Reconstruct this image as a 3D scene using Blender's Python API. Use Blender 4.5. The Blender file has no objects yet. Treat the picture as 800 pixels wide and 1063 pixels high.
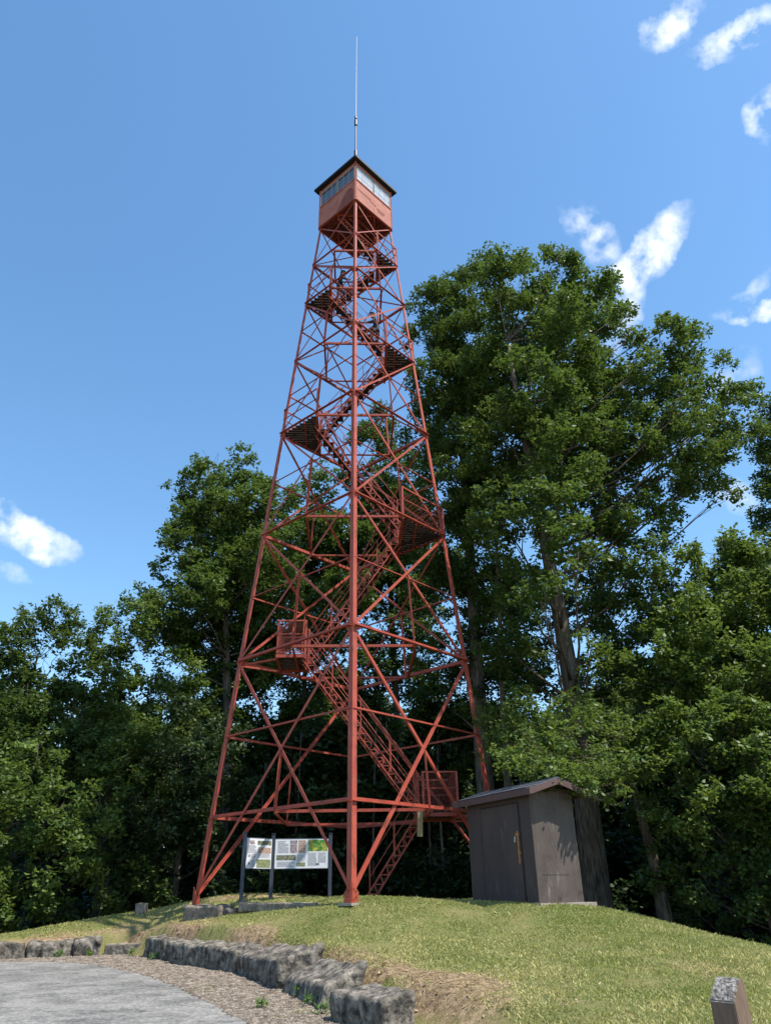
import bpy, bmesh, math, random
import numpy as np
from mathutils import Vector, Matrix, Quaternion, noise
R = math.radians
C = bpy.context.scene.collection
sc = bpy.context.scene
random.seed(7)
rng = np.random.default_rng(11)

# ------------------------------------------------------------------ camera
F, PITCH, ROLL, EYE = 767.0, R(27.54), R(0.99), 0.108
cam = bpy.data.cameras.new('camera'); camo = bpy.data.objects.new('camera', cam); C.objects.link(camo)
camo.location = (0, 0, EYE)
camo.rotation_euler = (Matrix.Rotation(R(90)+PITCH, 3, 'X') @ Matrix.Rotation(-ROLL, 3, 'Z')).to_euler()
cam.sensor_fit = 'VERTICAL'; cam.sensor_height = 36; cam.sensor_width = 27; cam.lens = F/1063*36
cam.clip_start = .05; cam.clip_end = 3000
sc.camera = camo

def ray(px, py):
    """direction seen at a pixel of the 800x1063 photograph (y component 1)"""
    a, b = px-400, 531.5-py
    X = a*math.cos(ROLL)+b*math.sin(ROLL); V = -a*math.sin(ROLL)+b*math.cos(ROLL)
    d = Vector((X/F, math.cos(PITCH)-V/F*math.sin(PITCH), math.sin(PITCH)+V/F*math.cos(PITCH)))
    return d/d.y
def at(px, py, Y):
    return ray(px, py)*Y+Vector((0, 0, EYE))

# ------------------------------------------------------------------ light
SUN_EL, SUN_AZ = R(61), R(117)
W = bpy.data.worlds.new('World'); sc.world = W; W.use_nodes = True
nt = W.node_tree; nt.nodes.clear()
def N(t, **k):
    n = nt.nodes.new(t)
    for a, v in k.items(): setattr(n, a, v)
    return n
out = N('ShaderNodeOutputWorld'); bg = N('ShaderNodeBackground'); bg.inputs[1].default_value = .142
sky = N('ShaderNodeTexSky', sky_type='NISHITA'); sky.sun_disc = False
sky.sun_elevation = SUN_EL; sky.sun_rotation = SUN_AZ
sky.air_density = 1.1; sky.dust_density = .35; sky.ozone_density = 1.6; sky.altitude = 300
tc = N('ShaderNodeTexCoord')
nz = N('ShaderNodeTexNoise'); nz.inputs['Scale'].default_value = 9; nz.inputs['Detail'].default_value = 9; nz.inputs['Roughness'].default_value = .62
nt.links.new(tc.outputs['Generated'], nz.inputs['Vector'])
def vm(op, a, b=None):
    n = N('ShaderNodeVectorMath', operation=op)
    for i, s in enumerate((a, b)):
        if s is None: continue
        if isinstance(s, (tuple, Vector)): n.inputs[i].default_value = tuple(s)
        else: nt.links.new(s, n.inputs[i])
    return n.outputs['Value'] if op == 'DOT_PRODUCT' else n.outputs[0]
def mt(op, a, b=0.0, clamp=False):
    n = N('ShaderNodeMath', operation=op); n.use_clamp = clamp
    for i, s in enumerate((a, b)):
        if isinstance(s, (int, float)): n.inputs[i].default_value = s
        else: nt.links.new(s, n.inputs[i])
    return n.outputs[0]
ctr = vm('SUBTRACT', nz.outputs['Color'], (.5, .5, .5))
# clouds: where each lies in the sky (centre, end of its long axis), width, softness, strength
clouds = [((22, 554), (82, 577), 24, .0, 1.5, .5), ((-25, 535), (25, 538), 26, 0, 1.6, .5), ((700, 22), (724, -22), 23, .2, 1.1, .95), ((757, 36), (800, 10), 23, .2, 1.1, .95),
          ((800, 118), (790, 150), 24, .2, 1.0, .95), ((668, 270), (722, 205), 30, .0, 1.9, .42), ((650, 322), (672, 262), 24, .3, 1.0, .45), ((618, 242), (640, 275), 26, .3, .8, .9),
          ((782, 324), (830, 318), 16, .1, 1.3, .7), ((772, 300), (795, 275), 14, .4, .4, 1), ((760, 388), (790, 368), 18, .35, .35, 1.2), ((760, 515), (800, 535), 24, .35, .4, 1.2), ((-2, 592), (30, 598), 10, .4, .35, .9),
          ((855, 80), (830, 130), 30, .3, .8, .9)]
tot = None
dist = vm('MULTIPLY', ctr, (.085, .085, .085))
P0 = vm('NORMALIZE', tc.outputs['Generated'])
P = vm('ADD', P0, dist)
nz2 = N('ShaderNodeTexNoise'); nz2.inputs['Scale'].default_value = 26; nz2.inputs['Detail'].default_value = 8; nz2.inputs['Roughness'].default_value = .54
nt.links.new(tc.outputs['Generated'], nz2.inputs['Vector'])
for (c, e, w, soft, st, wisp) in clouds:
    cd = ray(*c).normalized(); ed = ray(*e).normalized()
    u = (ed-cd); L = u.length; u.normalize(); v = cd.cross(u).normalized(); wd = w/950
    a = mt('DIVIDE', mt('SUBTRACT', vm('DOT_PRODUCT', P, tuple(u)), float(cd.dot(u))), L*1.05)
    b = mt('DIVIDE', vm('DOT_PRODUCT', P, tuple(v)), wd)
    q = mt('SUBTRACT', 1.0, mt('ADD', mt('MULTIPLY', a, a), mt('MULTIPLY', b, b)), True)
    q = mt('MULTIPLY', q, mt('GREATER_THAN', vm('DOT_PRODUCT', P0, tuple(cd)), 0.5))
    thr = mt('SUBTRACT', mt('MULTIPLY', nz2.outputs['Fac'], 1+wisp*3.2), 1.72*wisp+soft*.2)
    m = mt('MULTIPLY', mt('MULTIPLY', q, st), mt('MULTIPLY', thr, 1.25, True), True)
    tot = m if tot is None else mt('MAXIMUM', tot, m)
mx = N('ShaderNodeMix', data_type='RGBA'); mx.inputs['B'].default_value = (4.9, 5.15, 5.5, 1)
hs = N('ShaderNodeHueSaturation'); hs.inputs['Hue'].default_value = .494; hs.inputs['Saturation'].default_value = 1.16; hs.inputs['Value'].default_value = 1.0
nt.links.new(sky.outputs[0], hs.inputs['Color'])
nt.links.new(tot, mx.inputs['Factor']); nt.links.new(hs.outputs[0], mx.inputs['A'])
nt.links.new(mx.outputs['Result'], bg.inputs[0]); nt.links.new(bg.outputs[0], out.inputs[0])
sl = bpy.data.lights.new('sun', 'SUN'); so = bpy.data.objects.new('sun', sl); C.objects.link(so)
sl.energy = 4.6; sl.angle = R(.53); sl.color = (1, .94, .84)
sd = Vector((math.sin(SUN_AZ)*math.cos(SUN_EL), math.cos(SUN_AZ)*math.cos(SUN_EL), math.sin(SUN_EL)))
so.rotation_euler = sd.to_track_quat('Z', 'Y').to_euler(); so.location = sd*80
sc.view_settings.view_transform = 'Standard'; sc.view_settings.look = 'None'
sc.view_settings.exposure = 0.85; sc.view_settings.gamma = 1; sc.view_settings.use_curve_mapping = False
sc.cycles.max_bounces = 6; sc.cycles.diffuse_bounces = 3; sc.cycles.glossy_bounces = 2
sc.cycles.transmission_bounces = 4; sc.cycles.transparent_max_bounces = 6

# ------------------------------------------------------------------ materials
def mat(name, col, rough=.7, var=0., scale=4., col2=None, bump=0., bscale=30., spec=.3, metal=0., detail=6, stretch=None, ramp=(.35, .65)):
    m = bpy.data.materials.new(name); m.use_nodes = True; t = m.node_tree; b = t.nodes['Principled BSDF']
    b.inputs['Roughness'].default_value = rough; b.inputs['Metallic'].default_value = metal; b.inputs['Specular IOR Level'].default_value = spec
    b.inputs['Base Color'].default_value = (*col, 1)
    co = t.nodes.new('ShaderNodeTexCoord'); vec = co.outputs['Object']
    if stretch:
        mp = t.nodes.new('ShaderNodeMapping'); mp.inputs['Scale'].default_value = stretch; t.links.new(vec, mp.inputs[0]); vec = mp.outputs[0]
    if col2:
        n = t.nodes.new('ShaderNodeTexNoise'); n.inputs['Scale'].default_value = scale; n.inputs['Detail'].default_value = detail; n.inputs['Roughness'].default_value = .62
        t.links.new(vec, n.inputs['Vector'])
        r = t.nodes.new('ShaderNodeValToRGB'); r.color_ramp.elements[0].position = ramp[0]; r.color_ramp.elements[1].position = ramp[1]
        r.color_ramp.elements[0].color = (*col, 1); r.color_ramp.elements[1].color = (*col2, 1)
        t.links.new(n.outputs['Fac'], r.inputs[0]); t.links.new(r.outputs[0], b.inputs['Base Color'])
    if bump:
        n2 = t.nodes.new('ShaderNodeTexNoise'); n2.inputs['Scale'].default_value = bscale; n2.inputs['Detail'].default_value = 6
        t.links.new(vec, n2.inputs['Vector']); bp = t.nodes.new('ShaderNodeBump'); bp.inputs['Strength'].default_value = bump; bp.inputs['Distance'].default_value = .03
        t.links.new(n2.outputs['Fac'], bp.inputs['Height']); t.links.new(bp.outputs[0], b.inputs['Normal'])
    return m
RED = mat('faded_red_paint', (.285, .044, .026), .55, scale=3, col2=(.365, .078, .048), bump=.15, bscale=60, spec=.35, ramp=(.3, .75))
REDMESH = mat('faded_red_wire', (.17, .035, .026), .6)
RUSTW = mat('sun_bleached_red_siding', (.30, .10, .075), .75, scale=1.3, col2=(.38, .145, .11), bump=.2, bscale=20)
STAIN = mat('rust_stain', (.15, .045, .035), .85, scale=5, col2=(.22, .07, .05))
PLANK = mat('weathered_dark_plank', (.026, .018, .016), .85, scale=6, col2=(.052, .036, .03), bump=.3)
PALEWOOD = mat('weathered_yellow_wood', (.28, .22, .12), .85, scale=9, col2=(.38, .30, .17), bump=.3)
SHINGLE = mat('grey_shingle', (.07, .075, .09), .95, scale=14, col2=(.115, .12, .14), bump=.8, bscale=40)
BLACKROOF = mat('dark_roof', (.012, .012, .014), .6)
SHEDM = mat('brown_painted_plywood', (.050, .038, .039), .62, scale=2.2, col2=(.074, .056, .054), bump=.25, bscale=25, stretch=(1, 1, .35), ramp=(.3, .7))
SHEDM2 = mat('sunlit_side_brown_plywood', (.060, .045, .040), .7, scale=2.0, col2=(.105, .082, .070), bump=.3, bscale=25, stretch=(1.2, 1.2, .3), ramp=(.35, .75))  # lighter copy of the plywood: sunlit side put into the gable colour
TRIM = mat('brown_trim_board', (.085, .048, .045), .7, scale=5, col2=(.11, .066, .06), bump=.2)
GABLE = mat('bare_gable_wood', (.20, .10, .045), .8, scale=7, col2=(.10, .06, .04), bump=.3)
RUSTM = mat('rusty_steel', (.30, .11, .03), .7, scale=30, col2=(.45, .22, .08))
STEEL = mat('steel', (.5, .5, .5), .35, metal=.8)
CONC = mat('pale_concrete', (.36, .32, .27), .9, scale=5, col2=(.24, .21, .17), bump=.5, bscale=25)
DARKMAST = mat('dark_mast', (.02, .02, .025), .5)
WHITEMAST = mat('pale_fibreglass', (.27, .27, .28), .5)
POSTM = mat('blue_grey_post', (.035, .042, .06), .5, scale=8, col2=(.05, .058, .08))
PANEL = mat('printed_panel_white', (.55, .56, .60), .4, scale=9, col2=(.62, .63, .66))
BOLL = mat('bollard_wood', (.13, .085, .062), .85, scale=12, col2=(.20, .135, .10), bump=.5, bscale=30, stretch=(1, 1, .18))
BOLLTOP = mat('bollard_end_grain', (.11, .10, .09), .9, scale=28, col2=(.34, .31, .28), bump=.9, bscale=40, ramp=(.42, .6))
BARK = mat('bark', (.035, .026, .019), .95, scale=5, col2=(.15, .122, .095), bump=1.0, bscale=9, stretch=(3, 3, .45), ramp=(.35, .62))

def stone_mat(name, a, b, dark):
    m = mat(name, a, .95, scale=4.5, col2=b, bump=1.0, bscale=16, ramp=(.38, .62))
    t = m.node_tree; bs = t.nodes['Principled BSDF']; src = bs.inputs['Base Color'].links[0].from_socket
    oi = t.nodes.new('ShaderNodeObjectInfo'); hv = t.nodes.new('ShaderNodeHueSaturation'); ma = t.nodes.new('ShaderNodeMath'); ma.operation = 'MULTIPLY_ADD'; ma.inputs[1].default_value = .35; ma.inputs[2].default_value = .75
    t.links.new(oi.outputs['Random'], ma.inputs[0]); t.links.new(ma.outputs[0], hv.inputs['Value']); t.links.new(src, hv.inputs['Color']); src = hv.outputs[0]
    # lichen and soot blotches
    co = t.nodes.new('ShaderNodeTexCoord'); n = t.nodes.new('ShaderNodeTexNoise'); n.inputs['Scale'].default_value = 7; n.inputs['Detail'].default_value = 10; n.inputs['Roughness'].default_value = .7
    t.links.new(co.outputs['Object'], n.inputs['Vector'])
    r = t.nodes.new('ShaderNodeValToRGB'); r.color_ramp.elements[0].position = .40; r.color_ramp.elements[1].position = .62
    t.links.new(n.outputs['Fac'], r.inputs[0])
    mx = t.nodes.new('ShaderNodeMix'); mx.data_type = 'RGBA'; mx.inputs['B'].default_value = (*dark, 1)
    t.links.new(r.outputs[0], mx.inputs['Factor']); t.links.new(src, mx.inputs['A']); t.links.new(mx.outputs['Result'], bs.inputs['Base Color'])
    return m
STONE = stone_mat('weathered_sandstone', (.115, .10, .083), (.30, .262, .215), (.028, .025, .021))
STONE_PALE = stone_mat('pale_sandstone', (.24, .20, .16), (.34, .285, .225), (.10, .088, .07))
GRAVELM = mat('gravel_verge', (.085, .066, .050), .95, scale=7, col2=(.21, .17, .135), bump=1., bscale=60, ramp=(.4, .62))

def glass(name, col, rough, em=0):
    m = mat(name, col, rough, spec=.8)
    return m
GLASS_DARK = glass('window_glass', (.045, .07, .10), .12)
GLASS_PALE = mat('glass_with_painted_glare', (.28, .32, .38), .25, scale=5, col2=(.42, .46, .52), spec=.7)  # bright sky in the panes is painted into this pale colour
FRAMEM = mat('window_frame_grey', (.25, .24, .25), .6)

def leaf_mat(name, dark, light, trans, tcol):
    m = bpy.data.materials.new(name); m.use_nodes = True; t = m.node_tree; b = t.nodes['Principled BSDF']; o = t.nodes['Material Output']
    at_ = t.nodes.new('ShaderNodeAttribute'); at_.attribute_name = 'tint'
    mx = t.nodes.new('ShaderNodeMix'); mx.data_type = 'RGBA'; mx.inputs['A'].default_value = (*dark, 1); mx.inputs['B'].default_value = (*light, 1)
    t.links.new(at_.outputs['Fac'], mx.inputs['Factor']); t.links.new(mx.outputs['Result'], b.inputs['Base Color'])
    b.inputs['Roughness'].default_value = .5; b.inputs['Specular IOR Level'].default_value = .22
    tr = t.nodes.new('ShaderNodeBsdfTranslucent'); tr.inputs[0].default_value = (*tcol, 1)
    ms = t.nodes.new('ShaderNodeMixShader'); ms.inputs[0].default_value = trans
    t.links.new(b.outputs[0], ms.inputs[1]); t.links.new(tr.outputs[0], ms.inputs[2]); t.links.new(ms.outputs[0], o.inputs[0])
    return m
LEAF_OAK = leaf_mat('oak_leaves', (.027, .054, .015), (.088, .138, .032), .28, (.135, .21, .032))
LEAF_MAPLE = leaf_mat('maple_leaves', (.036, .070, .018), (.118, .172, .040), .30, (.17, .25, .038))
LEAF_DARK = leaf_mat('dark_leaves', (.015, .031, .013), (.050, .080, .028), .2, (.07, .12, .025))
LEAF_MID = leaf_mat('broad_leaves', (.023, .048, .014), (.078, .122, .030), .26, (.115, .18, .028))
GRASSB = leaf_mat('grass_blades', (.125, .18, .034), (.47, .42, .18), .3, (.32, .36, .08))
WEED = leaf_mat('weed_leaves', (.05, .11, .02), (.10, .19, .03), .3, (.15, .28, .03))

def blotch(m, col, scale, p0, p1, stretch=(1, 1, 1)):
    """irregular patches of another colour (rust, dirt) over an existing material"""
    t = m.node_tree; bs = t.nodes['Principled BSDF']; src = bs.inputs['Base Color'].links[0].from_socket
    co = t.nodes.new('ShaderNodeTexCoord'); mp = t.nodes.new('ShaderNodeMapping'); mp.inputs['Scale'].default_value = stretch; t.links.new(co.outputs['Object'], mp.inputs[0])
    n = t.nodes.new('ShaderNodeTexNoise'); n.inputs['Scale'].default_value = scale; n.inputs['Detail'].default_value = 9; n.inputs['Roughness'].default_value = .7
    t.links.new(mp.outputs[0], n.inputs['Vector'])
    r = t.nodes.new('ShaderNodeValToRGB'); r.color_ramp.elements[0].position = p0; r.color_ramp.elements[1].position = p1; t.links.new(n.outputs['Fac'], r.inputs[0])
    mx = t.nodes.new('ShaderNodeMix'); mx.data_type = 'RGBA'; mx.inputs['B'].default_value = (*col, 1)
    t.links.new(r.outputs[0], mx.inputs['Factor']); t.links.new(src, mx.inputs['A']); t.links.new(mx.outputs['Result'], bs.inputs['Base Color'])
blotch(RED, (.13, .040, .022), 5, .54, .66, (1, 1, .5)); blotch(RED, (.43, .14, .095), 11, .62, .74, (1, 1, .6))
blotch(RUSTW, (.20, .07, .045), 3, .52, .68)
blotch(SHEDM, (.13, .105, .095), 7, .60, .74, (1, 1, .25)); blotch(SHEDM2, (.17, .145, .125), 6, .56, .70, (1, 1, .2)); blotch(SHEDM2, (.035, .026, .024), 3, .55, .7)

# ------------------------------------------------------------------ mesh helpers
class MB:
    def __init__(s): s.v = []; s.f = []; s.m = []
    def add(s, vs, fs, mi=0):
        k = len(s.v); s.v += [tuple(v) for v in vs]; s.f += [[i+k for i in f] for f in fs]; s.m += [mi]*len(fs); return s
    def box(s, c, size, M=None, mi=0):
        c = Vector(c); hx, hy, hz = size[0]/2, size[1]/2, size[2]/2
        vs = [Vector((x, y, z)) for x in (-hx, hx) for y in (-hy, hy) for z in (-hz, hz)]
        vs = [(M @ v if M else v)+c for v in vs]
        return s.add(vs, [(0, 1, 3, 2), (4, 6, 7, 5), (0, 4, 5, 1), (2, 3, 7, 6), (0, 2, 6, 4), (1, 5, 7, 3)], mi)
    def prism(s, p, q, prof, up, mi=0, prof2=None):
        """sweep a closed 2-D profile from p to q; profile x lies along side, y along up"""
        p, q = Vector(p), Vector(q); d = (q-p).normalized(); up = Vector(up); up = (up-d*up.dot(d)).normalized(); sd_ = d.cross(up)
        n = len(prof); prof2 = prof2 or prof
        vs = [p+sd_*a+up*b for a, b in prof]+[q+sd_*a+up*b for a, b in prof2]
        fs = [[i, (i+1) % n, n+(i+1) % n, n+i] for i in range(n)]+[list(range(n))[::-1], list(range(n, 2*n))]
        return s.add(vs, fs, mi)
    def bar(s, p, q, w, h=None, up=(0, 0, 1), mi=0):
        h = h or w
        return s.prism(p, q, [(-w/2, -h/2), (w/2, -h/2), (w/2, h/2), (-w/2, h/2)], up, mi)
    def angle(s, p, q, a, t, up, flip=1, mi=0):
        """L-section bar"""
        pr = [(0, 0), (a*flip, 0), (a*flip, t), (t*flip, t), (t*flip, a), (0, a)]
        if flip < 0: pr = pr[::-1]
        return s.prism(p, q, pr, up, mi)
    def tube(s, pts, rad, n=8, mi=0):
        pts = [Vector(p) for p in pts]; k0 = len(s.v); up = Vector((0.3, .2, 1)) if abs((pts[1]-pts[0]).normalized().z) < .9 else Vector((1, 0, 0))
        for i, p in enumerate(pts):
            d = (pts[min(i+1, len(pts)-1)]-pts[max(i-1, 0)]).normalized(); a = d.cross(up).normalized(); b = d.cross(a)
            r = rad[i] if isinstance(rad, (list, tuple)) else rad
            for k in range(n):
                an = 2*math.pi*k/n; s.v.append(tuple(p+a*math.cos(an)*r+b*math.sin(an)*r))
        for i in range(len(pts)-1):
            for k in range(n):
                s.f.append([k0+i*n+k, k0+i*n+(k+1) % n, k0+(i+1)*n+(k+1) % n, k0+(i+1)*n+k]); s.m.append(mi)
        s.f.append([k0+k for k in range(n)][::-1]); s.m.append(mi); s.f.append([k0+(len(pts)-1)*n+k for k in range(n)]); s.m.append(mi)
        return s
    def build(s, name, mats, parent=None, smooth=False):
        me = bpy.data.meshes.new(name); me.from_pydata(s.v, [], s.f); me.update()
        if not isinstance(mats, (list, tuple)): mats = [mats]
        for m in mats: me.materials.append(m)
        me.polygons.foreach_set('material_index', s.m)
        if smooth: me.polygons.foreach_set('use_smooth', [True]*len(s.f))
        bm = bmesh.new(); bm.from_mesh(me); bmesh.ops.recalc_face_normals(bm, faces=bm.faces); bm.to_mesh(me); bm.free()
        o = bpy.data.objects.new(name, me); C.objects.link(o)
        if parent: o.parent = parent
        return o
def tag(o, label=None, cat=None, group=None, kind=None):
    for k, v in (('label', label), ('category', cat), ('group', group), ('kind', kind)):
        if v: o[k] = v
    return o
def thing(name, loc, rz=0, **k):
    o = bpy.data.objects.new(name, None); C.objects.link(o); o.location = loc; o.rotation_euler = (0, 0, rz); o.empty_display_size = .3
    return tag(o, **k)

# ------------------------------------------------------------------ ground
ctl = np.array([(-9.9, 21, -.64), (-10.3, 23, -.66), (-9.2, 23.2, -.45), (-7.9, 23.0, -.25), (-6.8, 22.8, -.14), (-5.4, 21.6, -.05), (-5.6, 19.9, -.52), (-6.0, 21.1, -.50), (-7.5, 21.7, -.60), (-4.46, 18.4, -.50), (-3.43, 17.6, -.50), (-4.6, 20.7, -.05), (-4.7, 19.7, -.40), (-3.2, 19.8, -.03), (-1.9, 18.3, -.03),
  (-.85, 17.43, 0), (-5.09, 21.3, 0), (3.03, 21.66, 0), (-1.2, 25.54, 0), (-1, 21.5, .02), (2.5, 12.6, -.84), (1.68, 16, -.38), (.35, 10.7, -.9), (-1.3, 14.6, -.66), (-2.2, 16.6, -.66), (-.4, 12.6, -.82), (.6, 14, -.6),
  (3, 17, -.05), (4.04, 17.6, -.1), (1.83, 19.2, -.03), (5.6, 23, -.29), (5.6, 21, -.26), (5.64, 17, -.5), (6.16, 14, -.72), (2.15, 6, -1.27), (3.78, 9, -1.1), (0, 6, -1.38), (5, 3, -1.35), 
  (-1, 32, -.7), (-10, 30, -2), (10, 24, -1.9), (9, 16, -1.5), (8, 12, -1.35), (12, 30, -3), (-15, 24, -2.0), (15, 10, -2.2), (-14, 20, -1.1), (-8, 26, -1.0), (6, 28, -1.2)])
def U(r2): return .5*r2*np.log(r2+1e-9)
n_ = len(ctl); Kk = U(((ctl[:, None, :2]-ctl[None, :, :2])**2).sum(-1))+np.eye(n_)*.25
Pm = np.c_[np.ones(n_), ctl[:, :2]]; A_ = np.block([[Kk, Pm], [Pm.T, np.zeros((3, 3))]])
wts = np.linalg.solve(A_, np.r_[ctl[:, 2], 0, 0, 0])
def zlawn(x, y):
    x = np.asarray(x, float); y = np.asarray(y, float); s = x.shape; x = x.ravel(); y = y.ravel()
    z = U((x[:, None]-ctl[:, 0])**2+(y[:, None]-ctl[:, 1])**2)@wts[:n_]+wts[n_]+wts[n_+1]*x+wts[n_+2]*y
    r = np.hypot(x+0, y-18); t = np.clip((r-12)/8, 0, 1); t = t*t*(3-2*t)
    z = z*(1-t)+t*(-2.2-.02*np.clip(r-20, 0, 150))
    return z.reshape(s)
WY = [-10, 0, 6, 9, 10.2, 10.9, 11.75, 13.85, 16.3, 18.05, 20.46, 21.1]; WX = [3.4, 2.2, 1.3, .9, .5, -.3, -.88, -1.65, -2.68, -4.19, -6.03, -6.94]
LX = [-60, -30, -14, -9.2, -6.9]; LY = [2, 11, 17.8, 20.09, 21.1]
def sdist(x, y):
    a = x-np.interp(y, WY, WX); b = y-np.interp(x, LX, LY)
    return np.where(y > 21.1, b, np.where(x < -6.94, b, np.maximum(a, -50)))*.75
def zroad(x, y): return -1.5+.022*np.clip(y, -20, 30)+0*x
def ground(x, y):
    x = np.asarray(x, float); y = np.asarray(y, float)
    d = sdist(x, y); w = np.interp(y, [9, 10.5, 16.5, 18.5], [1.2, .5, .5, .3]); t = np.clip((d-np.interp(y, [10, 11, 16.5, 18.5], [.08, .28, .28, .1]))/w, 0, 1); t = t*t*(3-2*t)
    return zroad(x, y)*(1-t)+zlawn(x, y)*t
def gz(x, y): return float(ground(np.array([x]), np.array([y]))[0])
def nfield(x, y, sc_, seed=0, oct=3):
    out_ = np.zeros(x.shape); fl = x.ravel(), y.ravel()
    o = out_.ravel(); 
    for i in range(o.size): o[i] = noise.fractal((fl[0][i]*sc_+seed, fl[1][i]*sc_, seed*.7), 1, 2, oct)
    return o.reshape(x.shape)
gx = np.unique(np.r_[np.arange(-400, -40, 40), np.arange(-40, -14, 2), np.arange(-14, 12, .14), np.arange(12, 40, 2), np.arange(40, 401, 40)])
gy = np.unique(np.r_[np.arange(-200, -20, 30), np.arange(-20, 3, 2), np.arange(3, 27, .14), np.arange(27, 60, 2), np.arange(60, 501, 40)])
X, Y = np.meshgrid(gx, gy); Z = ground(X, Y)
core = (X > -14) & (X < 12) & (Y > 3) & (Y < 27)
Z = Z+np.where(core, nfield(X, Y, 1.1, 3)*.018, 0)
def grid_mesh(name, X, Y, Z, m, keep=None, attr=None):
    ny, nx = X.shape; me = bpy.data.meshes.new(name)
    idx = np.arange(nx*ny).reshape(ny, nx)
    q = np.stack([idx[:-1, :-1], idx[:-1, 1:], idx[1:, 1:], idx[1:, :-1]], -1).reshape(-1, 4)
    if keep is not None: q = q[keep.ravel()[q].all(1)]
    co = np.c_[X.ravel(), Y.ravel(), Z.ravel()]
    used = np.unique(q); mp = -np.ones(len(co), int); mp[used] = np.arange(len(used)); q = mp[q]; co = co[used]
    me.vertices.add(len(co)); me.vertices.foreach_set('co', co.ravel())
    me.loops.add(q.size); me.loops.foreach_set('vertex_index', q.ravel().astype(np.int32))
    me.polygons.add(len(q)); me.polygons.foreach_set('loop_start', np.arange(0, q.size, 4)); me.polygons.foreach_set('loop_total', np.full(len(q), 4))
    me.polygons.foreach_set('use_smooth', [True]*len(q))
    if attr is not None:
        a = me.attributes.new('bare', 'FLOAT', 'POINT'); a.data.foreach_set('value', attr.ravel()[used])
    me.materials.append(m); me.update(calc_edges=True); me.validate()
    o = bpy.data.objects.new(name, me); C.objects.link(o); return o
def bare_f(x, y):
    """where the turf is worn through to dry soil"""
    g = lambda cx, cy, sx, sy: np.exp(-((x-cx)/sx)**2-((y-cy)/sy)**2)
    b = 1.0*g(.75, 11.4, .7, .9)+.6*g(.1, 12.9, .4, 1.1)+.4*g(1.5, 10.6, 1.0, .8)+.55*g(-4.9, 19.2, 1.0, .6)+.75*g(-2.9, 17.3, .7, .5)+.5*g(-6.4, 21.0, .5, .4)
    b += (.55+.5*(y < 14.5))*np.exp(-((sdist(x, y)-.55)/.35)**2)*(y > 12)*.8
    b += 1.0*((y > 24.6)*np.clip((y-24.6)/1.5, 0, 1))+1.0*np.clip((x-6.1)/1, 0, 1)*(y > 12)*.6
    b += .35*g(4.5, 12, 1.4, 1.0)
    return b
BN = nfield(X, Y, .9, 12, 4)*core
bare = np.clip(bare_f(X, Y)+BN*.55, 0, 1)
GM = bpy.data.materials.new('lawn_turf'); GM.use_nodes = True; t = GM.node_tree; b = t.nodes['Principled BSDF']; b.inputs['Roughness'].default_value = .95; b.inputs['Specular IOR Level'].default_value = .1
def nn(t, ty, **k):
    n = t.nodes.new(ty)
    for a, v in k.items(): n.inputs[a].default_value = v
    return n
co = t.nodes.new('ShaderNodeTexCoord')
def rampn(t, src, c1, c2, p1, p2):
    r = t.nodes.new('ShaderNodeValToRGB'); r.color_ramp.elements[0].position = p1; r.color_ramp.elements[1].position = p2
    r.color_ramp.elements[0].color = (*c1, 1); r.color_ramp.elements[1].color = (*c2, 1); t.links.new(src, r.inputs[0]); return r.outputs[0]
def mixn(t, f, a, b_):
    m = t.nodes.new('ShaderNodeMix'); m.data_type = 'RGBA'; t.links.new(f, m.inputs['Factor']); t.links.new(a, m.inputs['A']); t.links.new(b_, m.inputs['B']); return m.outputs['Result']
n1 = nn(t, 'ShaderNodeTexNoise', Scale=1.6, Detail=8, Roughness=.65); n2 = nn(t, 'ShaderNodeTexNoise', Scale=38, Detail=6, Roughness=.7); n3 = nn(t, 'ShaderNodeTexNoise', Scale=9, Detail=8, Roughness=.7)
for n in (n1, n2, n3): t.links.new(co.outputs['Object'], n.inputs['Vector'])
g1 = rampn(t, n1.outputs['Fac'], (.125, .155, .04), (.26, .23, .09), .38, .62)
g2 = rampn(t, n2.outputs['Fac'], (.075, .09, .03), (.30, .26, .13), .35, .7)
gr = nn(t, 'ShaderNodeMix'); gr.data_type = 'RGBA'; gr.inputs['Factor'].default_value = .5; t.links.new(g1, gr.inputs['A']); t.links.new(g2, gr.inputs['B'])
soil = rampn(t, n3.outputs['Fac'], (.12, .075, .045), (.36, .26, .16), .38, .6)
ab = t.nodes.new('ShaderNodeAttribute'); ab.attribute_name = 'bare'
sub = t.nodes.new('ShaderNodeMath'); sub.operation = 'ADD'; t.links.new(ab.outputs['Fac'], sub.inputs[0])
sc2 = t.nodes.new('ShaderNodeMath'); sc2.operation = 'MULTIPLY_ADD'; sc2.inputs[1].default_value = .8; sc2.inputs[2].default_value = -.4; t.links.new(n3.outputs['Fac'], sc2.inputs[0]); t.links.new(sc2.outputs[0], sub.inputs[1])
bf = rampn(t, sub.outputs[0], (0, 0, 0), (1, 1, 1), .3, .6)
t.links.new(mixn(t, bf, gr.outputs['Result'], soil), b.inputs['Base Color'])
bp = nn(t, 'ShaderNodeBump', Strength=.8, Distance=.03); t.links.new(n2.outputs['Fac'], bp.inputs['Height']); t.links.new(bp.outputs[0], b.inputs['Normal']); bp.inputs['Distance'].default_value = .06
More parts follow.
